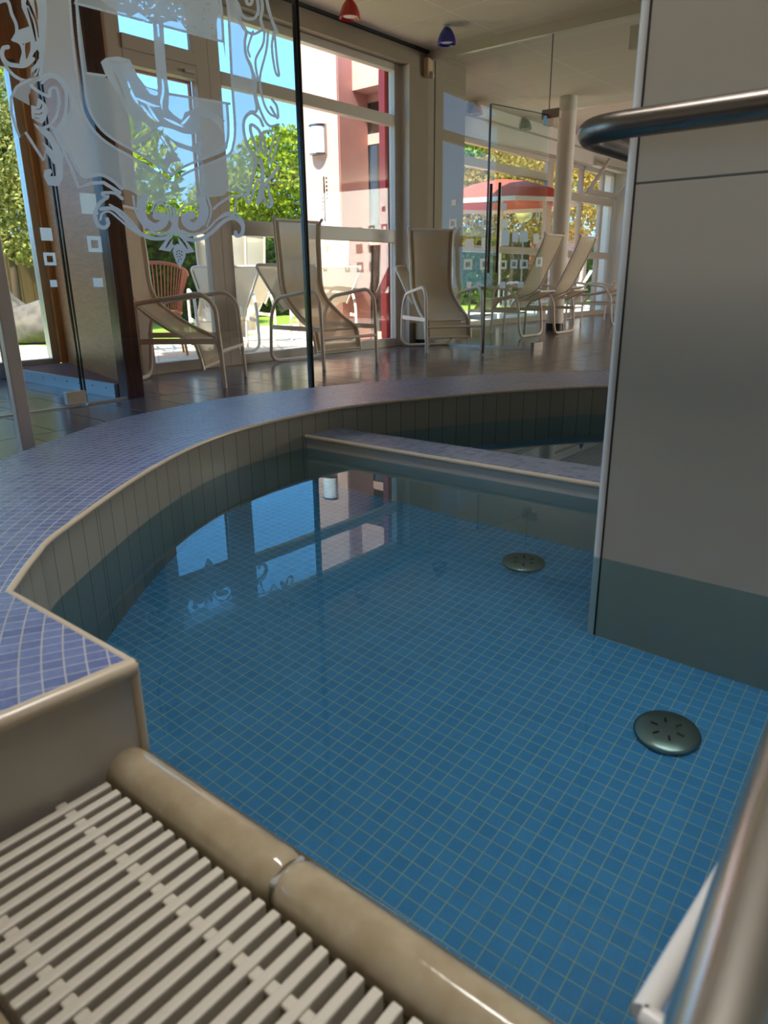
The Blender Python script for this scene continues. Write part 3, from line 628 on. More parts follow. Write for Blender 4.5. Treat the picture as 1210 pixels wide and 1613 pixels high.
# lower ornaments
for w_, s_ in ((13, [(365, 120), (350, 200), (372, 260), (430, 295), (480, 270), (480, 232), (440, 225)]), (13, [(705, 130), (718, 200), (700, 262), (660, 292), (620, 270), (612, 235), (650, 222)]),
               (3.2, [(410, 200), (430, 150), (470, 130), (518, 175), (528, 260)]), (3.2, [(425, 205), (445, 165), (475, 155), (505, 195), (512, 250)]), (3.2, [(690, 195), (650, 160), (600, 170), (570, 220), (560, 285)]), (3.2, [(300, 110), (318, 210), (370, 300)]), (3.2, [(330, 110), (330, 200), (362, 270)]),
               (3.2, [(745, 120), (765, 200), (740, 290)]), (3.2, [(725, 120), (745, 210), (720, 280)]), (6, [(540, 165), (548, 220), (545, 330)]), (4, [(545, 210), (530, 300), (470, 340), (400, 320)]), (4, [(550, 210), (565, 300), (620, 345), (690, 330)]),
               (6, [(110, 185), (180, 185), (240, 235), (310, 305), (390, 355), (470, 362), (520, 345), (545, 305)]), (3, [(160, 160), (230, 200), (300, 270), (350, 330), (400, 345)]), (3.2, [(105, 250), (118, 212), (160, 203), (210, 240), (280, 300), (350, 345)]),
               (6, [(148, 112), (95, 160), (72, 220), (92, 280), (130, 298), (152, 275), (145, 245)]), (5, [(235, 125), (190, 92), (118, 92), (145, 122)]),
               (6, [(560, 320), (620, 365), (700, 365), (770, 325), (830, 268), (885, 240), (930, 255), (955, 295), (945, 338), (915, 345), (910, 325)]), (3.4, [(590, 315), (660, 340), (740, 310), (800, 250), (865, 222), (915, 235)]), (3.2, [(805, 245), (850, 212), (900, 208), (940, 238), (962, 285)]),
               (4, [(780, 185), (820, 150), (890, 112), (960, 112), (992, 150), (1040, 10)]), (3, [(918, 110), (905, 200)]), (4, [(1060, -10), (1080, 120), (1108, 175), (1130, 150), (1118, 105)])):
    stroke(z3(s_), w_, 2)
fill(z3([(540, 305), (505, 355), (452, 428), (520, 440), (548, 405), (535, 395)]), 2); fill(z3([(556, 305), (605, 360), (670, 442), (612, 452), (575, 400)]), 2)
for s_ in ([(545, 345), (515, 385), (495, 420)], [(560, 340), (600, 385), (625, 425)]): stroke(z3(s_), 3.2, 0, taper=True)
fill(z3([(535, 440), (545, 405), (565, 392), (580, 405), (600, 400), (614, 432), (612, 470), (598, 505), (580, 537), (555, 500)]), 2)
for (x, y) in ((562, 440), (575, 435), (588, 440), (560, 455), (576, 453), (590, 460), (566, 470), (580, 470), (572, 487), (585, 484), (568, 500)): fill([(130 + x / 3.781 + 1.0 * math.cos(t), 280 + y / 3.781 + 1.2 * math.sin(t)) for t in np.linspace(0, 6.28, 8, endpoint=False)], 0)
fill(z3([(530, 140), (548, 140), (548, 175), (535, 178)]), 0)
def emblem(val, offs):
    mb = MB(); H2 = GH
    def pt(x, y): return on_n(x, y, CN) + N * offs
    cache = {}
    for i in range(GH):
        row = (G[i] == val).astype(np.int8); d = np.diff(np.concatenate(([0], row, [0]))); st_ = np.where(d == 1)[0]; en = np.where(d == -1)[0]
        y0_ = i / RS + Y0; y1_ = (i + 1) / RS + Y0
        for a, b in zip(st_, en):
            xa, xb = a / RS + X0, b / RS + X0
            mb.add([pt(xa, y0_), pt(xb, y0_), pt(xb, y1_), pt(xa, y1_)], [(0, 1, 2, 3)])
    return mb
obj('frosted_shield', emblem(1, .0015), M['frost'], scr)
obj('frosted_line_art', emblem(2, .0015), M['frost_dense'], scr)

# ================================================================== VESTIBULE
VN = -4.27
vp = obj('wall_vestibule_post', MB().abox(2.455, 2.575, VN - .10, VN + .01, 0, CEIL), M['dark_wood'], kind='structure', bevel=.006)
def slab(mb, pts, z0, z1): return mb.hexa([AN(a, n, z0) for a, n in pts], [AN(a, n, z1) for a, n in pts])
obj('wall_vestibule_side', slab(MB(), [(2.50, VN - .10), (2.575, VN - .10), (3.06, -6.15), (2.985, -6.15)], 0, CEIL), M['oak'], kind='structure')
obj('trim_12', MB().abox(2.90, 2.955, -6.15, -6.02, .08, CEIL), M['orange_wood'], kind='structure')
obj('wall_vestibule_header', MB().abox(-3, 2.98, -6.16, -6.02, 2.32, CEIL), M['orange_wood'], kind='structure')
obj('ceiling_vestibule', MB().abox(-5, 3.17, -6.3, -5.12, CEIL, CEIL + .1), M['orange_wood'], kind='structure')
pl = thing('entrance_platform', AN(2.7, -5.2, 0), 'low raised entrance platform with brown mat and pale metal edge', 'platform')
obj('edge_plate', MB().abox(2.44, 2.46, -6.0, -4.40, 0, .085), M['platform'], pl)
obj('mat', slab(MB(), [(2.46, -4.40), (2.505, -4.40), (2.935, -6.0), (2.46, -6.0)], 0.0, .083), M['mat'], pl)
for k in range(9): obj('rivet', MB().lathe(AN(2.438, -4.5 - k * .18, .055), [(.006, -.003), (.006, .003)], 8), M['steel_dark'], pl)
w5 = thing('window_5', AN(1.5, -6.1, 0), None, None, kind='structure')
f = MB(); f.abox(-3, 2.9, -6.14, -6.06, .0, .12); f.abox(2.84, 2.90, -6.14, -6.06, .12, 2.32); f.abox(2.44, 2.47, -6.12, -6.08, .12, 2.32); f.abox(-3, 2.9, -6.14, -6.06, 2.26, 2.32); f.abox(1.2, 1.26, -6.14, -6.06, .12, 2.26)
obj('frame', f, M['alu'], w5); obj('pane', MB().abox(-3, 2.84, -6.103, -6.097, .12, 2.26), M['pane'], w5)
vg = thing('glass_side_panel', AN(2.31, VN, 0), 'narrow fixed glass panel beside the dark wooden post', 'panel')
obj('pane', MB().abox(2.185, 2.455, VN - .02, VN - .01, .012, 2.6), M['clear_glass'], vg)
obj('edge', MB().abox(2.176, 2.185, VN - .021, VN - .009, .012, 2.6), M['glass_edge'], vg)
obj('floor_channel', MB().abox(2.18, 2.455, VN - .03, VN, 0, .012), M['alu'], vg)
squares_on(vg, N * VN, -N, [(137, 372, 159, 397, 1), (146, 438, 161, 452, 0), (126, 305, 151, 337, 0)])
d2 = thing('door_2', AN(2.16, VN, 0), None, None, kind='structure')
obj('leaf', MB().abox(1.22, 2.155, VN - .02, VN - .01, .02, 2.4), M['clear_glass'], d2)
obj('edge', MB().abox(2.155, 2.166, VN - .022, VN - .008, .02, 2.4), M['glass_edge'], d2)
obj('hinge', MB().abox(2.05, 2.172, VN - .035, VN + .01, .012, .09), M['frame'], d2, bevel=.003)
squares_on(d2, N * VN, -N, [(63, 359, 81, 379, 0), (68, 398, 87, 418, 1), (78, 441, 89, 452, 0)])
obj('trim_13', MB().abox(1.62, 2.13, VN - .02, VN + .005, 0, .006), M['frame'], kind='structure')

# ================================================================== BASIN FITTINGS
# overflow rim tiles
def rim_profile():
    pr = []
    for t in np.linspace(0, math.pi, 17):
        x = -math.cos(t); y = math.sin(t) ** .75
        pr.append((x * .0265, y * .030 if x > -.2 else y * .030))
    return pr
rim_lab = ['short glazed beige rim tile tucked against the white wall corner', 'long glazed beige rim tile between the white wall and the grey joint', 'long glazed beige rim tile nearest the viewer, past the grey joint', 'hidden continuation rim tile towards the handrail']
RW = .09 * S
def rim_tile(s0, s1, label):
    mb = MB(); cen = .5 * (.661 + .571); ns = 26; prof = []
    for t in np.linspace(math.radians(-35), math.radians(180 + 35), 19):
        prof.append((math.cos(t) * RW / 2 * 1.09, math.sin(t) * .030 - .026))
    rings = []
    L = s1 - s0
    for s_ in [0, .004, .012] + list(np.linspace(.03, L - .03, 8)) + [L - .012, L - .004, L]:
        e_ = min(s_, L - s_); k = 1 - .16 * max(0, 1 - e_ / .012) ** 2
        base = np.array([rimA[0], rimA[1], 0]) * S + BAR * (s0 + s_) + OUTW * (RW / 2)
        rings.append([base + OUTW * (x * k) + np.array([0, 0, WATER + .006 + (y + .026) * k - .026]) for x, y in prof])
    m = len(prof); vs = [p for r in rings for p in r]; fs = []
    for i in range(len(rings) - 1):
        for j in range(m - 1): fs.append((i * m + j, i * m + j + 1, (i + 1) * m + j + 1, (i + 1) * m + j))
        fs.append((i * m + m - 1, i * m, (i + 1) * m, (i + 1) * m + m - 1))
    fs += [tuple(range(m)), tuple(range((len(rings) - 1) * m, len(rings) * m))[::-1]]
    mb.add(vs, fs)
    return obj('rim_tile', mb, M['rim'], smooth=True, label=label, cat='tile', group='overflow rim tiles')
s_joint = float(((np.array([-.145, .953]) - rimA) @ rimD)) * S
rim_tile(-.01, s_joint - .002, 'long glazed beige rim tile between the white wall and the grey joint')
rim_tile(s_joint + .002, s_joint + .285, 'glazed beige rim tile running out of the bottom of the picture')
jb = MB()
bs = np.array([rimA[0], rimA[1], 0]) * S
jb.box(bs + BAR * s_joint + OUTW * RW / 2 + np.array([0, 0, WATER - .014]), BAR, OUTW, (0, 0, 1), .010, RW * .86, .030)
obj('trim_14', jb, M['rim_grout'], kind='structure', bevel=.008)
obj('rim_core', MB().hexa([bs + OUTW * .004 + np.array([0, 0, z_gr - .09]), bs + BAR * 1.2 + OUTW * .004 + np.array([0, 0, z_gr - .09]), bs + BAR * 1.2 + OUTW * (RW - .004) + np.array([0, 0, z_gr - .09]), bs + OUTW * (RW - .004) + np.array([0, 0, z_gr - .09])],
     [bs + OUTW * .004 + np.array([0, 0, WATER - .03]), bs + BAR * 1.2 + OUTW * .004 + np.array([0, 0, WATER - .03]), bs + BAR * 1.2 + OUTW * (RW - .004) + np.array([0, 0, WATER - .03]), bs + OUTW * (RW - .004) + np.array([0, 0, WATER - .03])]), M['rim'], kind='structure')
# overflow grate
gz = sp3(0, 0, -.215)[2]
gstart = np.array([-.547, 1.164, 0]) * S
grate = thing('overflow_grate', gstart + np.array([0, 0, gz]), 'off-white plastic roll grate over the overflow gutter beside the beige rim', 'grate')
pitch = .0343 * S; slen = .332 * S; sw_ = .0185 * S; sh2 = .022
base0 = P2((-.631 * -.556, -.776 * -.556), 0)
# first slat end = gstart ; slats run outwards from the rim
for i in range(27):
    c0 = gstart + BAR * (pitch * i)
    mb = MB()
    mb.box(c0 + OUTW * slen / 2 + np.array([0, 0, gz - sh2 / 2]), OUTW, BAR, (0, 0, 1), slen, sw_, sh2)
    for t in (.468, .28):
        k = (.556 - t) * S; 
        mb.box(c0 + OUTW * k + BAR * (-pitch * .5) + np.array([0, 0, gz - .0075]), OUTW, BAR, (0, 0, 1), .013, pitch - sw_ + .003, .008)
    obj('slat', mb, M['grate'], grate, bevel=.0022)
fr_ = MB()
e0 = gstart + OUTW * (slen + .006)
fr_.hexa([e0 - BAR * .3 + np.array([0, 0, gz - .04]), e0 + BAR * .9 + np.array([0, 0, gz - .04]), e0 + BAR * .9 + OUTW * .04 + np.array([0, 0, gz - .04]), e0 - BAR * .3 + OUTW * .04 + np.array([0, 0, gz - .04])],
         [e0 - BAR * .3 + np.array([0, 0, gz - .001]), e0 + BAR * .9 + np.array([0, 0, gz - .001]), e0 + BAR * .9 + OUTW * .04 + np.array([0, 0, gz - .001]), e0 - BAR * .3 + OUTW * .04 + np.array([0, 0, gz - .001])])
obj('trim_15', fr_, M['rim'], kind='structure', bevel=.003)
# floor drains / inlets
def drain(x, y, label, holes):
    c = np.array([x * S, y * S, Z_FLOORP]); r = .092 * S
    t = thing('floor_inlet', c, label, 'drain', 'round steel inlets on the pool floor')
    obj('cover', MB().lathe(c, [(r * .96, .004), (r, .009), (r * .985, .013), (r * .9, .016), (r * .55, .018), (.002, .0185)], 40), M['drain'], t, smooth=True)
    sl = MB()
    for k in range(6):
        an = k * math.pi / 3 + .3; p = c + np.array([math.cos(an), math.sin(an), 0]) * r * .42 + np.array([0, 0, .0183])
        sl.box(p, (math.cos(an), math.sin(an), 0), (-math.sin(an), math.cos(an), 0), (0, 0, 1), r * .22, r * .07, .002)
    obj('slot', sl, M['black'], t)
    obj('base_ring', MB().lathe(c, [(r * .8, 0), (r * .8, .006)], 32), M['black'], t)
drain(.812, 1.752, 'slotted steel floor inlet nearer the viewer, below the white pillar', 6)
drain(.600, 2.845, 'steel floor inlet in front of the dividing wall, farther from the viewer', 6)
# handrail round the pillar
zr = .952; rr = .021
fr0 = onz(1010, 193, zr); fr1 = onz(1205, 168, zr)
off_ = .078
c3 = lambda p, z: np.array([p[0], p[1], z])
fl_ = lambda s_: c3(p0 + pd * s_ - pq * off_, zr); sl_ = lambda s_: c3(p0 - pd * off_ * .9 + pq * s_, zr)
rail = thing('handrail', c3(p0, zr), 'satin steel handrail bent around the edge of the white tiled pillar', 'handrail')
cornerp = c3(p0 - pd * off_ * .9 - pq * off_, zr)
obj('tube', MB().tube(rounded([fl_(1.3), cornerp, sl_(.40)], .085, 14), rr, 20), M['steel_dark'], rail, smooth=True)
s_ = .75
br = MB().tube(rounded([fl_(s_) - np.array([0, 0, .015]), fl_(s_) - np.array([0, 0, .06]), c3(p0 + pd * s_, zr - .06)], .02), .006, 10)
obj('bracket', br, M['steel_dark'], rail, smooth=True)
br2 = MB().tube(rounded([sl_(.3) - np.array([0, 0, .015]), sl_(.3) - np.array([0, 0, .06]), c3(p0 + pq * .3, zr - .06)], .02), .006, 10)
obj('bracket', br2, M['steel_dark'], rail, smooth=True)
# near handrail beside the kerb
n0 = depth(1130, 1640, .30); n1 = depth(1246, 1200, .47); nd = n1 - n0
rail2 = thing('handrail', n0 * np.array([1, 1, 0]), 'polished steel handrail close to the viewer above the kerb at lower right', 'handrail')
obj('tube', MB().tube(rounded([n0 - nd * .35, n1 + nd * .5, n1 + nd * .5 + np.array([.25, 0, -.6])], .1, 8), .021, 24), M['chrome'], rail2, smooth=True)

# ================================================================== CEILING LAMPS
def lamp(x, y, mat, label, z=CEIL):
    t = thing('ceiling_spotlight', (x, y, z), label, 'lamp', 'small glass spotlights on the ceiling')
    obj('shade', MB().lathe((x, y, z), [(.022, -.02), (.042, -.035), (.066, -.07), (.084, -.115), (.090, -.155), (.086, -.157), (.06, -.135), (.02, -.13)], 28), M[mat], t, smooth=True)
    obj('mount', MB().lathe((x, y, z), [(.035, -.0005), (.035, -.012), (.014, -.014), (.014, -.024)], 18), M['alu'], t, smooth=True)
    obj('lens', MB().lathe((x, y, z), [(.056, -.137), (.056, -.140)], 20), M['lens'], t, smooth=True)
lamp(.640, 7.70, 'blue_shade', 'dark blue glass ceiling spotlight in front of the glass partition')
lamp(-.239, 6.98, 'red_shade', 'red glass ceiling spotlight above the window wall at the top edge')
lamp(1.30, 10.72, 'amber_shade', 'amber glass ceiling spotlight seen through the partition near the wall pier')
lamp(2.17, 11.77, 'green_shade', 'pale green glass ceiling spotlight between the amber and the red one')
lamp(3.06, 12.88, 'red_shade', 'bright red glass ceiling spotlight right of the white column')
lamp(3.95, 14.0, 'blue_shade', 'blue glass ceiling spotlight behind the bent handrail')
t = thing('motion_sensor', AN(6.78, WALL_N, 2.7), 'small beige motion sensor high on the wall pier', 'sensor')
obj('housing', MB().abox(6.73, 6.82, WALL_N, WALL_N + .06, 2.72, 2.90), M['beige'], t, bevel=.012)
obj('lens', MB().lathe(AN(6.79, WALL_N + .06, 2.74), [(.02, -.03), (.035, 0), (.02, .03)], 14), M['frame'], t, smooth=True)
# floor convector under the third chair
t = thing('floor_convector', AN(7.0, -4.95, 0), 'low beige convector with black base behind the chair by the partition', 'heater')
obj('casing', MB().abox(6.58, 7.15, -5.10, -4.90, .07, .26), M['heater'], t, bevel=.006)
obj('base', MB().abox(6.60, 7.13, -5.09, -4.93, 0, .07), M['black'], t)

# ================================================================== CHAIRS
def make_chair(name, label, cat, group, tube, sling, hem, tilt=0.0, panel=True, ext_=0.0):
    c = thing(name, (0, 0, 0), label, cat, group)
    Wd = .31; r = .016
    pts = [(-Wd, .36, 0), (-Wd, .335, .56), (-Wd, .25, .645), (-Wd, -.26, .575), (-Wd, -.36, .43), (-Wd, -.40, .018), (Wd, -.40, .018), (Wd, -.36, .43), (Wd, -.26, .575), (Wd, .25, .645), (Wd, .335, .56), (Wd, .36, 0)]
    obj('frame', MB().tube(rounded(pts, .11, 7), r, 10), tube, c, local=True, smooth=True)
    obj('crossbar', MB().tube([(-Wd, .352, .25), (Wd, .352, .25)], .013, 10), tube, c, local=True, smooth=True)
    for s in (-1, 1): obj('side_rail', MB().box((s * Wd, -.02, .325), (0, 1, 0), (1, 0, 0), (0, 0, 1), .74, .014, .04), tube, c, local=True, bevel=.003)
    # sling profile in the y-z plane, turned about the pivot by tilt
    prof = [(.20, .12), (.185, .20), (.16, .29), (.13, .325), (-.02, .40), (-.18, .51), (-.26, .59), (-.30, .70), (-.31, .90), (-.32, 1.08 + ext_), (-.315, 1.22 + ext_)]
    py, pzv = -.18, .48; ca, sa = math.cos(tilt), math.sin(tilt)
    prof = [(py + (y - py) * ca - (z - pzv) * sa * -1 * -1, pzv + (y - py) * sa + (z - pzv) * ca) for y, z in prof]
    C = catmull([np.array(p) for p in prof], 5)
    def width(i): u = i / (len(C) - 1); return .245 if u < .35 else (.245 - .02 * math.sin((u - .35) / .65 * math.pi))
    for s in (-1, 1):
        P = [np.array([s * (width(i) + .012), p[0], p[1]]) for i, p in enumerate(C)]
        d_ = P[-1] - P[-2]; d_ /= np.linalg.norm(d_); P.append(P[-1] + d_ * .03 + np.array([s * .012, .02, 0]))
        obj('sling_tube', MB().tube(P, .013, 8), tube, c, local=True, smooth=True)
    nx = 9; vs = []; fs = []
    for i, p in enumerate(C):
        t_ = C[min(i + 1, len(C) - 1)] - C[max(i - 1, 0)]; t_ /= np.linalg.norm(t_); nrm = np.array([t_[1], -t_[0]])
        for k in range(nx):
            u = -1 + 2 * k / (nx - 1); sag = -.022 * (1 - u * u) * (1 if 2 < i < len(C) - 2 else .3)
            vs.append((u * width(i), p[0] + nrm[0] * sag, p[1] + nrm[1] * sag))
    for i in range(len(C) - 1):
        for k in range(nx - 1): fs.append((i * nx + k, i * nx + k + 1, (i + 1) * nx + k + 1, (i + 1) * nx + k))
    sl = obj('sling', MB().add(vs, fs), sling, c, local=True, smooth=True)
    hm = MB()
    for s in (-1, 1):
        lo = [np.array([s * (width(i) - .035), p[0] + .006, p[1] + .006]) for i, p in enumerate(C)]; hi = [np.array([s * width(i), p[0] + .006, p[1] + .006]) for i, p in enumerate(C)]
        hm.strip(lo, hi)
    obj('hem', hm, hem, sl, local=True, smooth=True)
    e = C[-1]; obj('head_bar', MB().tube([(-.235, e[0], e[1]), (.235, e[0], e[1])], .013, 8), tube, c, local=True, smooth=True)
    b = MB(); q = C[15]; b.tube([(-.27, q[0] + .01, q[1] - .02), (.27, q[0] + .01, q[1] - .02)], .010, 8); q = C[1]; b.tube([(-.255, q[0], q[1]), (.255, q[0], q[1])], .010, 8)
    obj('sling_crossbar', b, tube, c, local=True, smooth=True)
    if panel:
        hp = [(-.20, -.30, .43), (-.24, -.60, .56), (.24, -.60, .56), (.20, -.30, .43)] if tilt else [(-.22, -.30, .46), (-.345, -.52, .86), (.345, -.52, .86), (.22, -.30, .46)]
        rp_ = obj('rear_panel', MB().add([(-.19, -.31, .44), (.19, -.31, .44), (.225, -.595, .555), (-.225, -.595, .555)] if tilt else [(-.20, -.31, .47), (.20, -.31, .47), (.325, -.518, .85), (-.325, -.518, .85)], [(0, 1, 2, 3)]), sling, c, local=True)
        obj('panel_tube', MB().tube(rounded(hp, .06), .012, 8), tube, rp_, local=True, smooth=True)
    return c
G1 = 'champagne sling lounge chairs indoors'; G2 = 'white sling lounge chairs on the patio'
def put(o, x, y, face, label, z=0.0):
    o.location = (x, y, z); o.rotation_euler = (0, 0, math.radians(face - 90)); o['label'] = label; return o
c1_ = make_chair('lounge_chair', 'x', 'chair', G1, M['chair_tube'], M['sling'], M['hem'], panel=False)
ch = make_chair('lounge_chair', 'x', 'chair', G1, M['chair_tube'], M['sling'], M['hem'])
def feet(a, b, face):   # centre from the two front feet
    f_ = np.array([math.cos(math.radians(face)), math.sin(math.radians(face))]); m = (np.array(a) + np.array(b)) / 2; return m - f_ * .36
q = feet((-1.135, 5.05), (-1.106, 5.667), -3); put(c1_, q[0] + .02, q[1] + .02, -3, 'beige sling lounge chair beside the dark wooden post, facing right')
q = feet((-.532, 6.067), (-.088, 6.547), -46); put(ch, q[0] + .04, q[1], -46, 'beige sling lounge chair seen behind the black glass seam')
q = feet((.429, 7.425), (1.07, 7.61), -72); put(copy_tree(ch), q[0], q[1], -72, 'beige sling lounge chair facing the pool next to the glass door')
rc = make_chair('lounge_chair', 'x', 'chair', G1, M['chair_tube'], M['sling'], M['hem'], tilt=math.radians(24), ext_=.12)
put(rc, 1.60, 9.62, 142, 'reclined sling lounge chair behind the open glass door')
put(copy_tree(rc), 2.16, 10.16, 142, 'reclined sling lounge chair right of the white column')
put(copy_tree(rc), 3.42, 11.80, 142, 'reclined sling lounge chair half hidden by the pillar, farthest right')
put(copy_tree(rc), 4.40, 13.0, 142, 'reclined sling lounge chair behind the one half hidden by the pillar')
put(copy_tree(rc), 2.95, 13.3, 142, 'far sling lounge chair standing before the bay window')
# patio chairs
wc = make_chair('patio_chair', 'x', 'chair', G2, M['white_tube'], M['white_sling'], M['white_sling'])
put(wc, -1.72, 7.95, 110, 'white sling patio chair seen from behind between the two windows frames')
put(copy_tree(wc), -2.95, 8.0, 115, 'white sling patio chair behind the orange cane chair')
put(copy_tree(wc), -.72, 8.95, 110, 'white sling patio chair behind the black glass seam outside')
put(copy_tree(wc), -1.75, 9.1, 120, 'white sling patio chair standing farther out on the lawn edge')
put(copy_tree(wc), 2.9, 15.2, 160, 'white sling patio chair outside the far bay window')
put(copy_tree(wc), 4.4, 17.6, 160, 'white sling patio chair farther outside the far bay window')
# cane chair
def cane_chair(x, y, face):
    c = thing('cane_chair', (0, 0, 0), 'orange cane tub chair with wooden legs outside the window', 'chair')
    for sx in (-.22, .22):
        for sy in (-.18, .2): obj('leg', MB().tube([(sx * 1.1, sy * 1.1, 0), (sx * .9, sy * .9, .42)], [.013, .018], 10), M['chair_wood'], c, local=True, smooth=True)
    st = MB()
    n = 34
    for k in range(n):
        an = math.radians(-200 + 220 * k / (n - 1)); 
        st.tube([(.24 * math.cos(an), .22 * math.sin(an), .42), (.27 * math.cos(an), .25 * math.sin(an), .62), (.33 * math.cos(an), .31 * math.sin(an), .90 - .12 * (1 - abs(math.sin(an))) )], .006, 6)
    obj('strands', st, M['rattan'], c, local=True)
    obj('rim', MB().tube([(.33 * math.cos(a), .31 * math.sin(a), .90 - .12 * (1 - abs(math.sin(a)))) for a in np.radians(np.linspace(-200, 20, 30))], .016, 8), M['rattan'], c, local=True, smooth=True)
    obj('seat', MB().lathe((0, 0, .40), [(.24, 0), (.25, .02), (.24, .04), (.1, .035)], 24), M['rattan'], c, local=True, smooth=True)
    c.location = (x, y, 0); c.rotation_euler = (0, 0, math.radians(face - 90))
q = onz(256, 560, 0); cane_chair(q[0] - .02, q[1] + .05, 110)

# ================================================================== OUTSIDE
gr = MB().abox(-40, 60, -60, -6.62, -.06, -.02); gr.abox(-40, 2.0, -6.62, -6.16, -.06, -.02)
obj('lawn', MB().abox(-40, 60, -60, -7.3, -.10, -.03), M['grass'], kind='structure')
obj('patio', MB().abox(4.1, 7.0, -8.0, -5.31, -.12, -.005).abox(3.2, 4.1, -9.2, -5.31, -.12, -.0055).abox(-20, 3.2, -9.2, -6.16, -.12, -.006).abox(7.0, 25, -9.6, -6.62, -.12, -.007), M['paving'], kind='structure')
# pink wing
wg = thing('wall_outside', AN(6.6, -6.2, 0), None, None, kind='structure')
obj('pillar', MB().abox(6.45, 6.95, -6.72, -6.10, 0, 4.2), M['pink'], wg)
obj('shaded_side', MB().abox(6.47, 6.95, -6.10, -6.095, 0, 4.2), M['rose'], wg)  # thin slab on the pillar's side, shade put into its darker colour
obj('lintel', MB().abox(6.70, 6.96, -6.10, -5.52, 2.74, 4.2), M['pink'], wg)
wf = MB(); a_ = 6.95; wf.abox(a_, a_ + .06, -6.20, -6.12, 0, 2.74); wf.abox(a_, a_ + .06, -6.12, -5.52, 2.66, 2.74); wf.abox(a_, a_ + .06, -6.12, -5.52, 2.22, 2.33); wf.abox(a_, a_ + .06, -6.12, -5.52, 1.12, 1.29); wf.abox(a_, a_ + .06, -6.12, -5.52, 0, .1)
obj('frame', wf, M['pink'], wg)
obj('pane', MB().abox(a_ + .03, a_ + .04, -6.12, -5.52, .1, 2.66), M['dark_glass'], wg)
obj('red_jamb', MB().abox(6.455, 6.595, -5.50, -5.42, 0, 3.1), M['red'], wg)
t = thing('wall_lamp', AN(6.45, -6.40, 2.08), 'half-round metal and glass wall lamp on the pink pillar outside', 'lamp')
hp = []
lm = MB(); n_ = 14
lo = [AN(6.45 - .10 * math.sin(x), -6.40 + .11 * math.cos(x), 2.10) for x in np.linspace(0, math.pi, n_)]; hi = [p + np.array([0, 0, .28]) for p in lo]
lm.strip(lo, hi); obj('glass_shade', lm, M['lens'], t, smooth=True)
lt = MB()
for z in (2.09, 2.385): lt.hexa([AN(6.45 - .11 * math.sin(x), -6.40 + .12 * math.cos(x), z) for x in np.linspace(0, math.pi, n_)], [AN(6.45 - .11 * math.sin(x), -6.40 + .12 * math.cos(x), z + .014) for x in np.linspace(0, math.pi, n_)])
lt.abox(6.42, 6.45, -6.29, -6.275, 2.09, 2.4)
obj('bracket', lt, M['steel'], t)
t = thing('wall_thermometer', AN(6.445, -6.34, 1.4), 'slim dark thermometer with printed scale on the pink pillar', 'thermometer')
obj('stem', MB().abox(6.438, 6.45, -6.347, -6.333, 1.40, 1.86), M['black'], t)
sc_ = MB()
for k in range(6): sc_.abox(6.447, 6.45, -6.315, -6.292, 1.62 + k * .042, 1.642 + k * .042)
for k in range(4): sc_.abox(6.447, 6.45, -6.385, -6.365, 1.5 + k * .042, 1.518 + k * .042)
obj('scale_marks', sc_, M['black'], t)
obj('bulb', MB().lathe(AN(6.44, -6.34, 1.38), [(.006, 0), (.012, .02), (.010, .05)], 10), M['black'], t)

def leaves(c, rad, n, size, shell=.0, squash=1.0):
    c = np.array(c, float); rad = np.array(rad, float)
    d = RNG.normal(size=(n, 3)); d /= np.linalg.norm(d, axis=1)[:, None]; r_ = RNG.uniform(shell, 1, n) ** (1 / 3); p = c + d * r_[:, None] * rad
    return p
def foliage(pts, size):
    n = len(pts); a = RNG.normal(size=(n, 3)); a /= np.linalg.norm(a, axis=1)[:, None]; b = RNG.normal(size=(n, 3)); b -= (a * b).sum(1)[:, None] * a; b /= np.linalg.norm(b, axis=1)[:, None]
    s = size * RNG.uniform(.6, 1.4, n)[:, None]
    v = np.stack([pts - a * s, pts + b * s * .5, pts + a * s, pts - b * s * .5], 1).reshape(-1, 3)
    mb = MB(); mb.v = [tuple(x) for x in v]; mb.f = [(4 * i, 4 * i + 1, 4 * i + 2, 4 * i + 3) for i in range(n)]; return mb
def leafobj(name, pts, size, mat, parent):
    mb = foliage(pts, size); me = bpy.data.meshes.new(name); me.from_pydata(mb.v, [], mb.f); me.materials.append(M[mat]); me.transform(XF[parent.name].inverted())
    o = bpy.data.objects.new(name, me); COL.objects.link(o); o.parent = parent; return o
def tree(x, y, h, blobs, n, size, mat, label, lean=(0, 0)):
    t = thing('garden_tree', (x, y, -.03), label, 'tree')
    tr = MB(); tr.tube([(x, y, -.03), (x + .05, y, h * .3), (x + lean[0] * .5, y + lean[1] * .5, h * .6), (x + lean[0], y + lean[1], h * .9)], [.07, .055, .04, .02], 10)
    obj('trunk', tr, M['bark'], t, smooth=True)
    tot = sum(b[3] ** 2 for b in blobs); P = [leaves((x + bx, y + by, bz), (br_, br_, br_ * .85), int(n * br_ ** 2 / tot), size, .2) for bx, by, bz, br_ in blobs]
    leafobj('crown', np.concatenate(P), size, mat, t); return t
def at(px, Y): 
    d = ray(px, 500); return d[0] / d[1] * Y
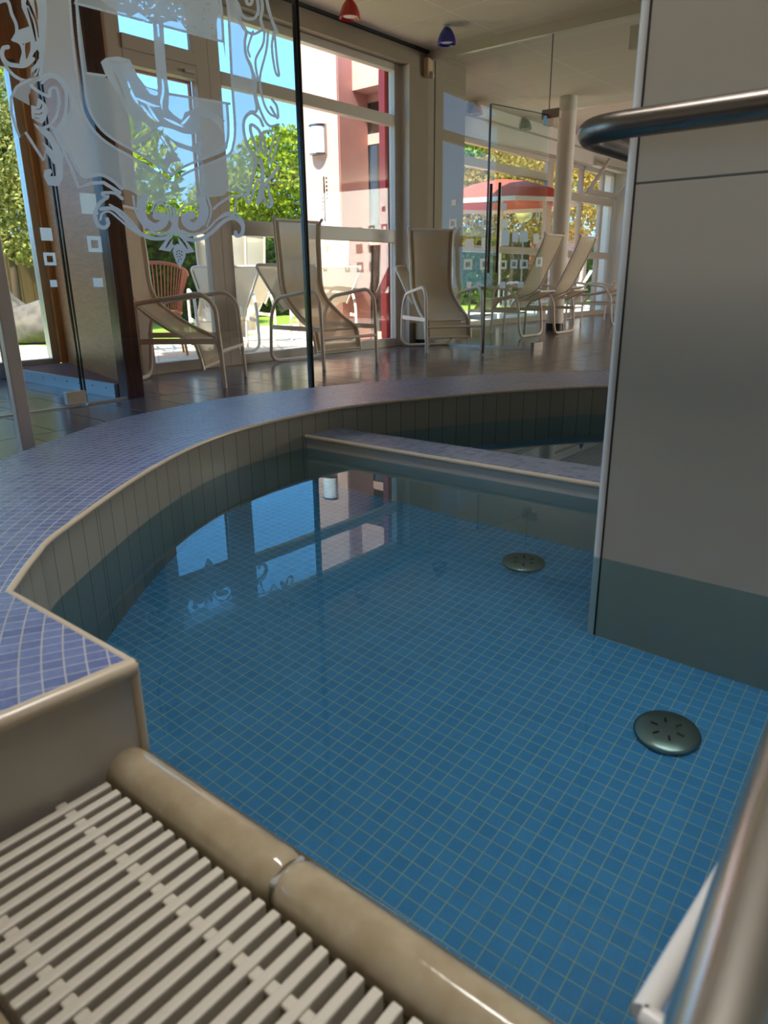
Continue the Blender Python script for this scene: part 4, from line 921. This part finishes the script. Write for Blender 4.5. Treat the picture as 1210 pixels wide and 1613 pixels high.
# trees behind the hedge, seen through the windows
tree(at(440, 17), 17.0, 3.4, [(0.1, 0, 2.7, 1.2), (.8, .3, 2.2, 1.1), (-.9, .2, 2.2, 1.1), (.3, 0, 3.3, .7)], 16000, .055, 'leaf_bright', 'bright green tree left of the pink pillar outside')
tree(at(270, 20), 20.0, 3.2, [(0, 0, 2.0, 1.1), (-1.6, .4, 1.9, 1.1), (1.5, .2, 2.1, 1.1)], 12000, .06, 'leaf_bright', 'low green tree behind the coat of arms')
tree(at(745, 24), 24.0, 6, [(0, 0, 4.6, 1.9), (1.6, 0, 4.2, 1.8), (2.6, .5, 5.0, 1.6), (-1.0, 0, 3.6, 1.5), (1.2, 0, 6.0, 1.3)], 26000, .075, 'leaf_bright', 'large bright tree seen through the glass partition')
tree(at(800, 21), 21.0, 4, [(0, 0, 2.9, 1.5), (1.5, 0, 2.8, 1.4), (-1.3, 0, 2.7, 1.3)], 13000, .06, 'leaf_gold', 'golden brown tree under the bright one behind the parasol')
tree(at(955, 27), 27.0, 6, [(0, 0, 4.6, 1.7), (1.2, .2, 5.2, 1.5), (-1.0, .1, 3.8, 1.3)], 13000, .07, 'leaf_gold', 'golden tree above the brick wall by the far window')
tree(at(30, 11.5), 11.5, 3.2, [(0, 0, 2.5, .9), (.6, 0, 2.0, .7), (-.8, 0, 2.4, .9), (.1, .2, 1.6, .6), (0.3, 0, 1.35, .45), (0, 0, 3.1, .6)], 15000, .038, 'leaf_olive', 'olive green young tree left of the entrance')
tree(at(590, 16) - 5.5, 13.0, 4.5, [(0, 0, 3.2, 1.7), (1.2, -.6, 2.4, 1.3)], 6000, .09, 'leaf_bright', 'green tree mirrored in the dark pane of the wing')
# clipped hedge
def hedge(name, a0, a1, n0, n1, z1_, mat, topmat, label, n=26000, size=.07):
    t = thing(name, AN((a0 + a1) / 2, n0, -.03), label, 'hedge')
    k = int(n * .72)
    face = np.array([AN(a, nn + RNG.normal() * .05, z) for a, nn, z in zip(RNG.uniform(a0, a1, k), np.full(k, n0), RNG.uniform(0, z1_, k))])
    leafobj('foliage', face, size, mat, t)
    k2 = n - k
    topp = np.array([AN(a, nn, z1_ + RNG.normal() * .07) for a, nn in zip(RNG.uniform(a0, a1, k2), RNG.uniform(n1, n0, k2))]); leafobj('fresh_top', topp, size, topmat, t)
    obj('core', MB().abox(a0, a1, n1, n0 - .08, 0, z1_ - .05), M['leaf_dark'], t); return t
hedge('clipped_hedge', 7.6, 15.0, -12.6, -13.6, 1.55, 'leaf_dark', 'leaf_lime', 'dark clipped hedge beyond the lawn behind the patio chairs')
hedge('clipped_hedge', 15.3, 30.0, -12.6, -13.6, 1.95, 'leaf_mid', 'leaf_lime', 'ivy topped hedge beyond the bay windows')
# brick wall piece by the far window
bw = MB(); q0 = AN(21.0, -11.0, 0); bw.abox(20.0, 23.5, -11.2, -11.0, -.03, 2.2); obj('garden_wall', bw, M['brick'], label='red brick garden wall outside the far tilted window', cat='wall')
# parasol
pc = np.array([at(785, 13.6), 13.6, 0])
t = thing('parasol', pc, 'red garden parasol with white hem outside the bay window', 'parasol')
cn = MB(); rings = [(.05, 2.36), (.5, 2.29), (1.0, 2.14), (1.30, 1.97)]
cn.lathe(pc, rings, 8, cap=False); obj('canopy', cn, M['parasol'], t)
vl = MB().lathe(pc, [(1.30, 1.97), (1.305, 1.90)], 8, cap=False); obj('hem', vl, M['parasol_white'], t)
obj('pole', MB().tube([pc, pc + np.array([0, 0, 2.35])], .022, 10), M['white_tube'], t, smooth=True)
gb = np.array([at(818, 16.2), 16.2, 0])
t = thing('garden_lamp', gb, 'round pale yellow globe lamp outside, seen through the door', 'lamp')
obj('globe', MB().lathe(gb + np.array([0, 0, 2.02]), [(.18 * math.sin(x), -.18 * math.cos(x)) for x in np.linspace(.05, math.pi - .05, 14)], 24), M['ball'], t, smooth=True)
obj('post', MB().tube([gb, gb + np.array([0, 0, 1.86])], .02, 8), M['steel_dark'], t)
# boulder left outside the entrance
def boulder(px, py, w_, h_, label, seed):
    c = onz(px, py, -.006); r_ = np.random.default_rng(seed); bm = bmesh.new(); bmesh.ops.create_icosphere(bm, subdivisions=4, radius=1)
    ph = r_.uniform(0, 6, 9)
    vs = []
    for v in bm.verts:
        p = np.array(v.co); k = 1 + .10 * math.sin(3 * p[0] + ph[0]) * math.sin(2.6 * p[1] + ph[1]) + .07 * math.sin(5 * p[2] + ph[2]) * math.sin(4 * p[0] + ph[3]) + .03 * math.sin(11 * p[1] + ph[4])
        vs.append((c[0] + p[0] * w_ * k, c[1] + p[1] * w_ * .7 * k, c[2] + max(0, h_ * .35 + p[2] * h_ * .65 * k)))
    fs = [tuple(v.index for v in f.verts) for f in bm.faces]; bm.free()
    return obj('boulder', MB().add(vs, fs), M['rock'], smooth=True, label=label, cat='rock')
boulder(72, 537, .56, .50, 'large grey boulder on the paving outside the entrance', 3)
boulder(8, 527, .45, .62, 'rough grey boulder at the left edge outside', 5)
# timber fence behind the boulder
fc = thing('timber_fence', AN(1.0, -13.5, 0), 'brown board fence behind the boulder', 'fence')
fb = MB()
for k in range(77): fb.abox(-8 + k * .2, -8 + k * .2 + .19, -14.02, -13.98 , 0, 1.55)
obj('boards', fb, M['fence'], fc)
obj('base_sill', MB().abox(-8, 7.4, -13.97, -13.85, -.03, .12), M['frame'], fc)
ho = thing('apartment_house', AN(-4, -30, 0), 'pale rendered house behind the olive tree', 'house')
obj('wall', MB().abox(5, 15.6, -40, -30, -.03, 12), M['house'], ho)
for a0 in (9.0, 11.4, 13.2):
    for z0 in (1.5, 4.5, 7.5): obj('window', MB().abox(a0, a0 + 1.2, -30, -29.95, z0, z0 + 1.5), M['house_glass'], ho)
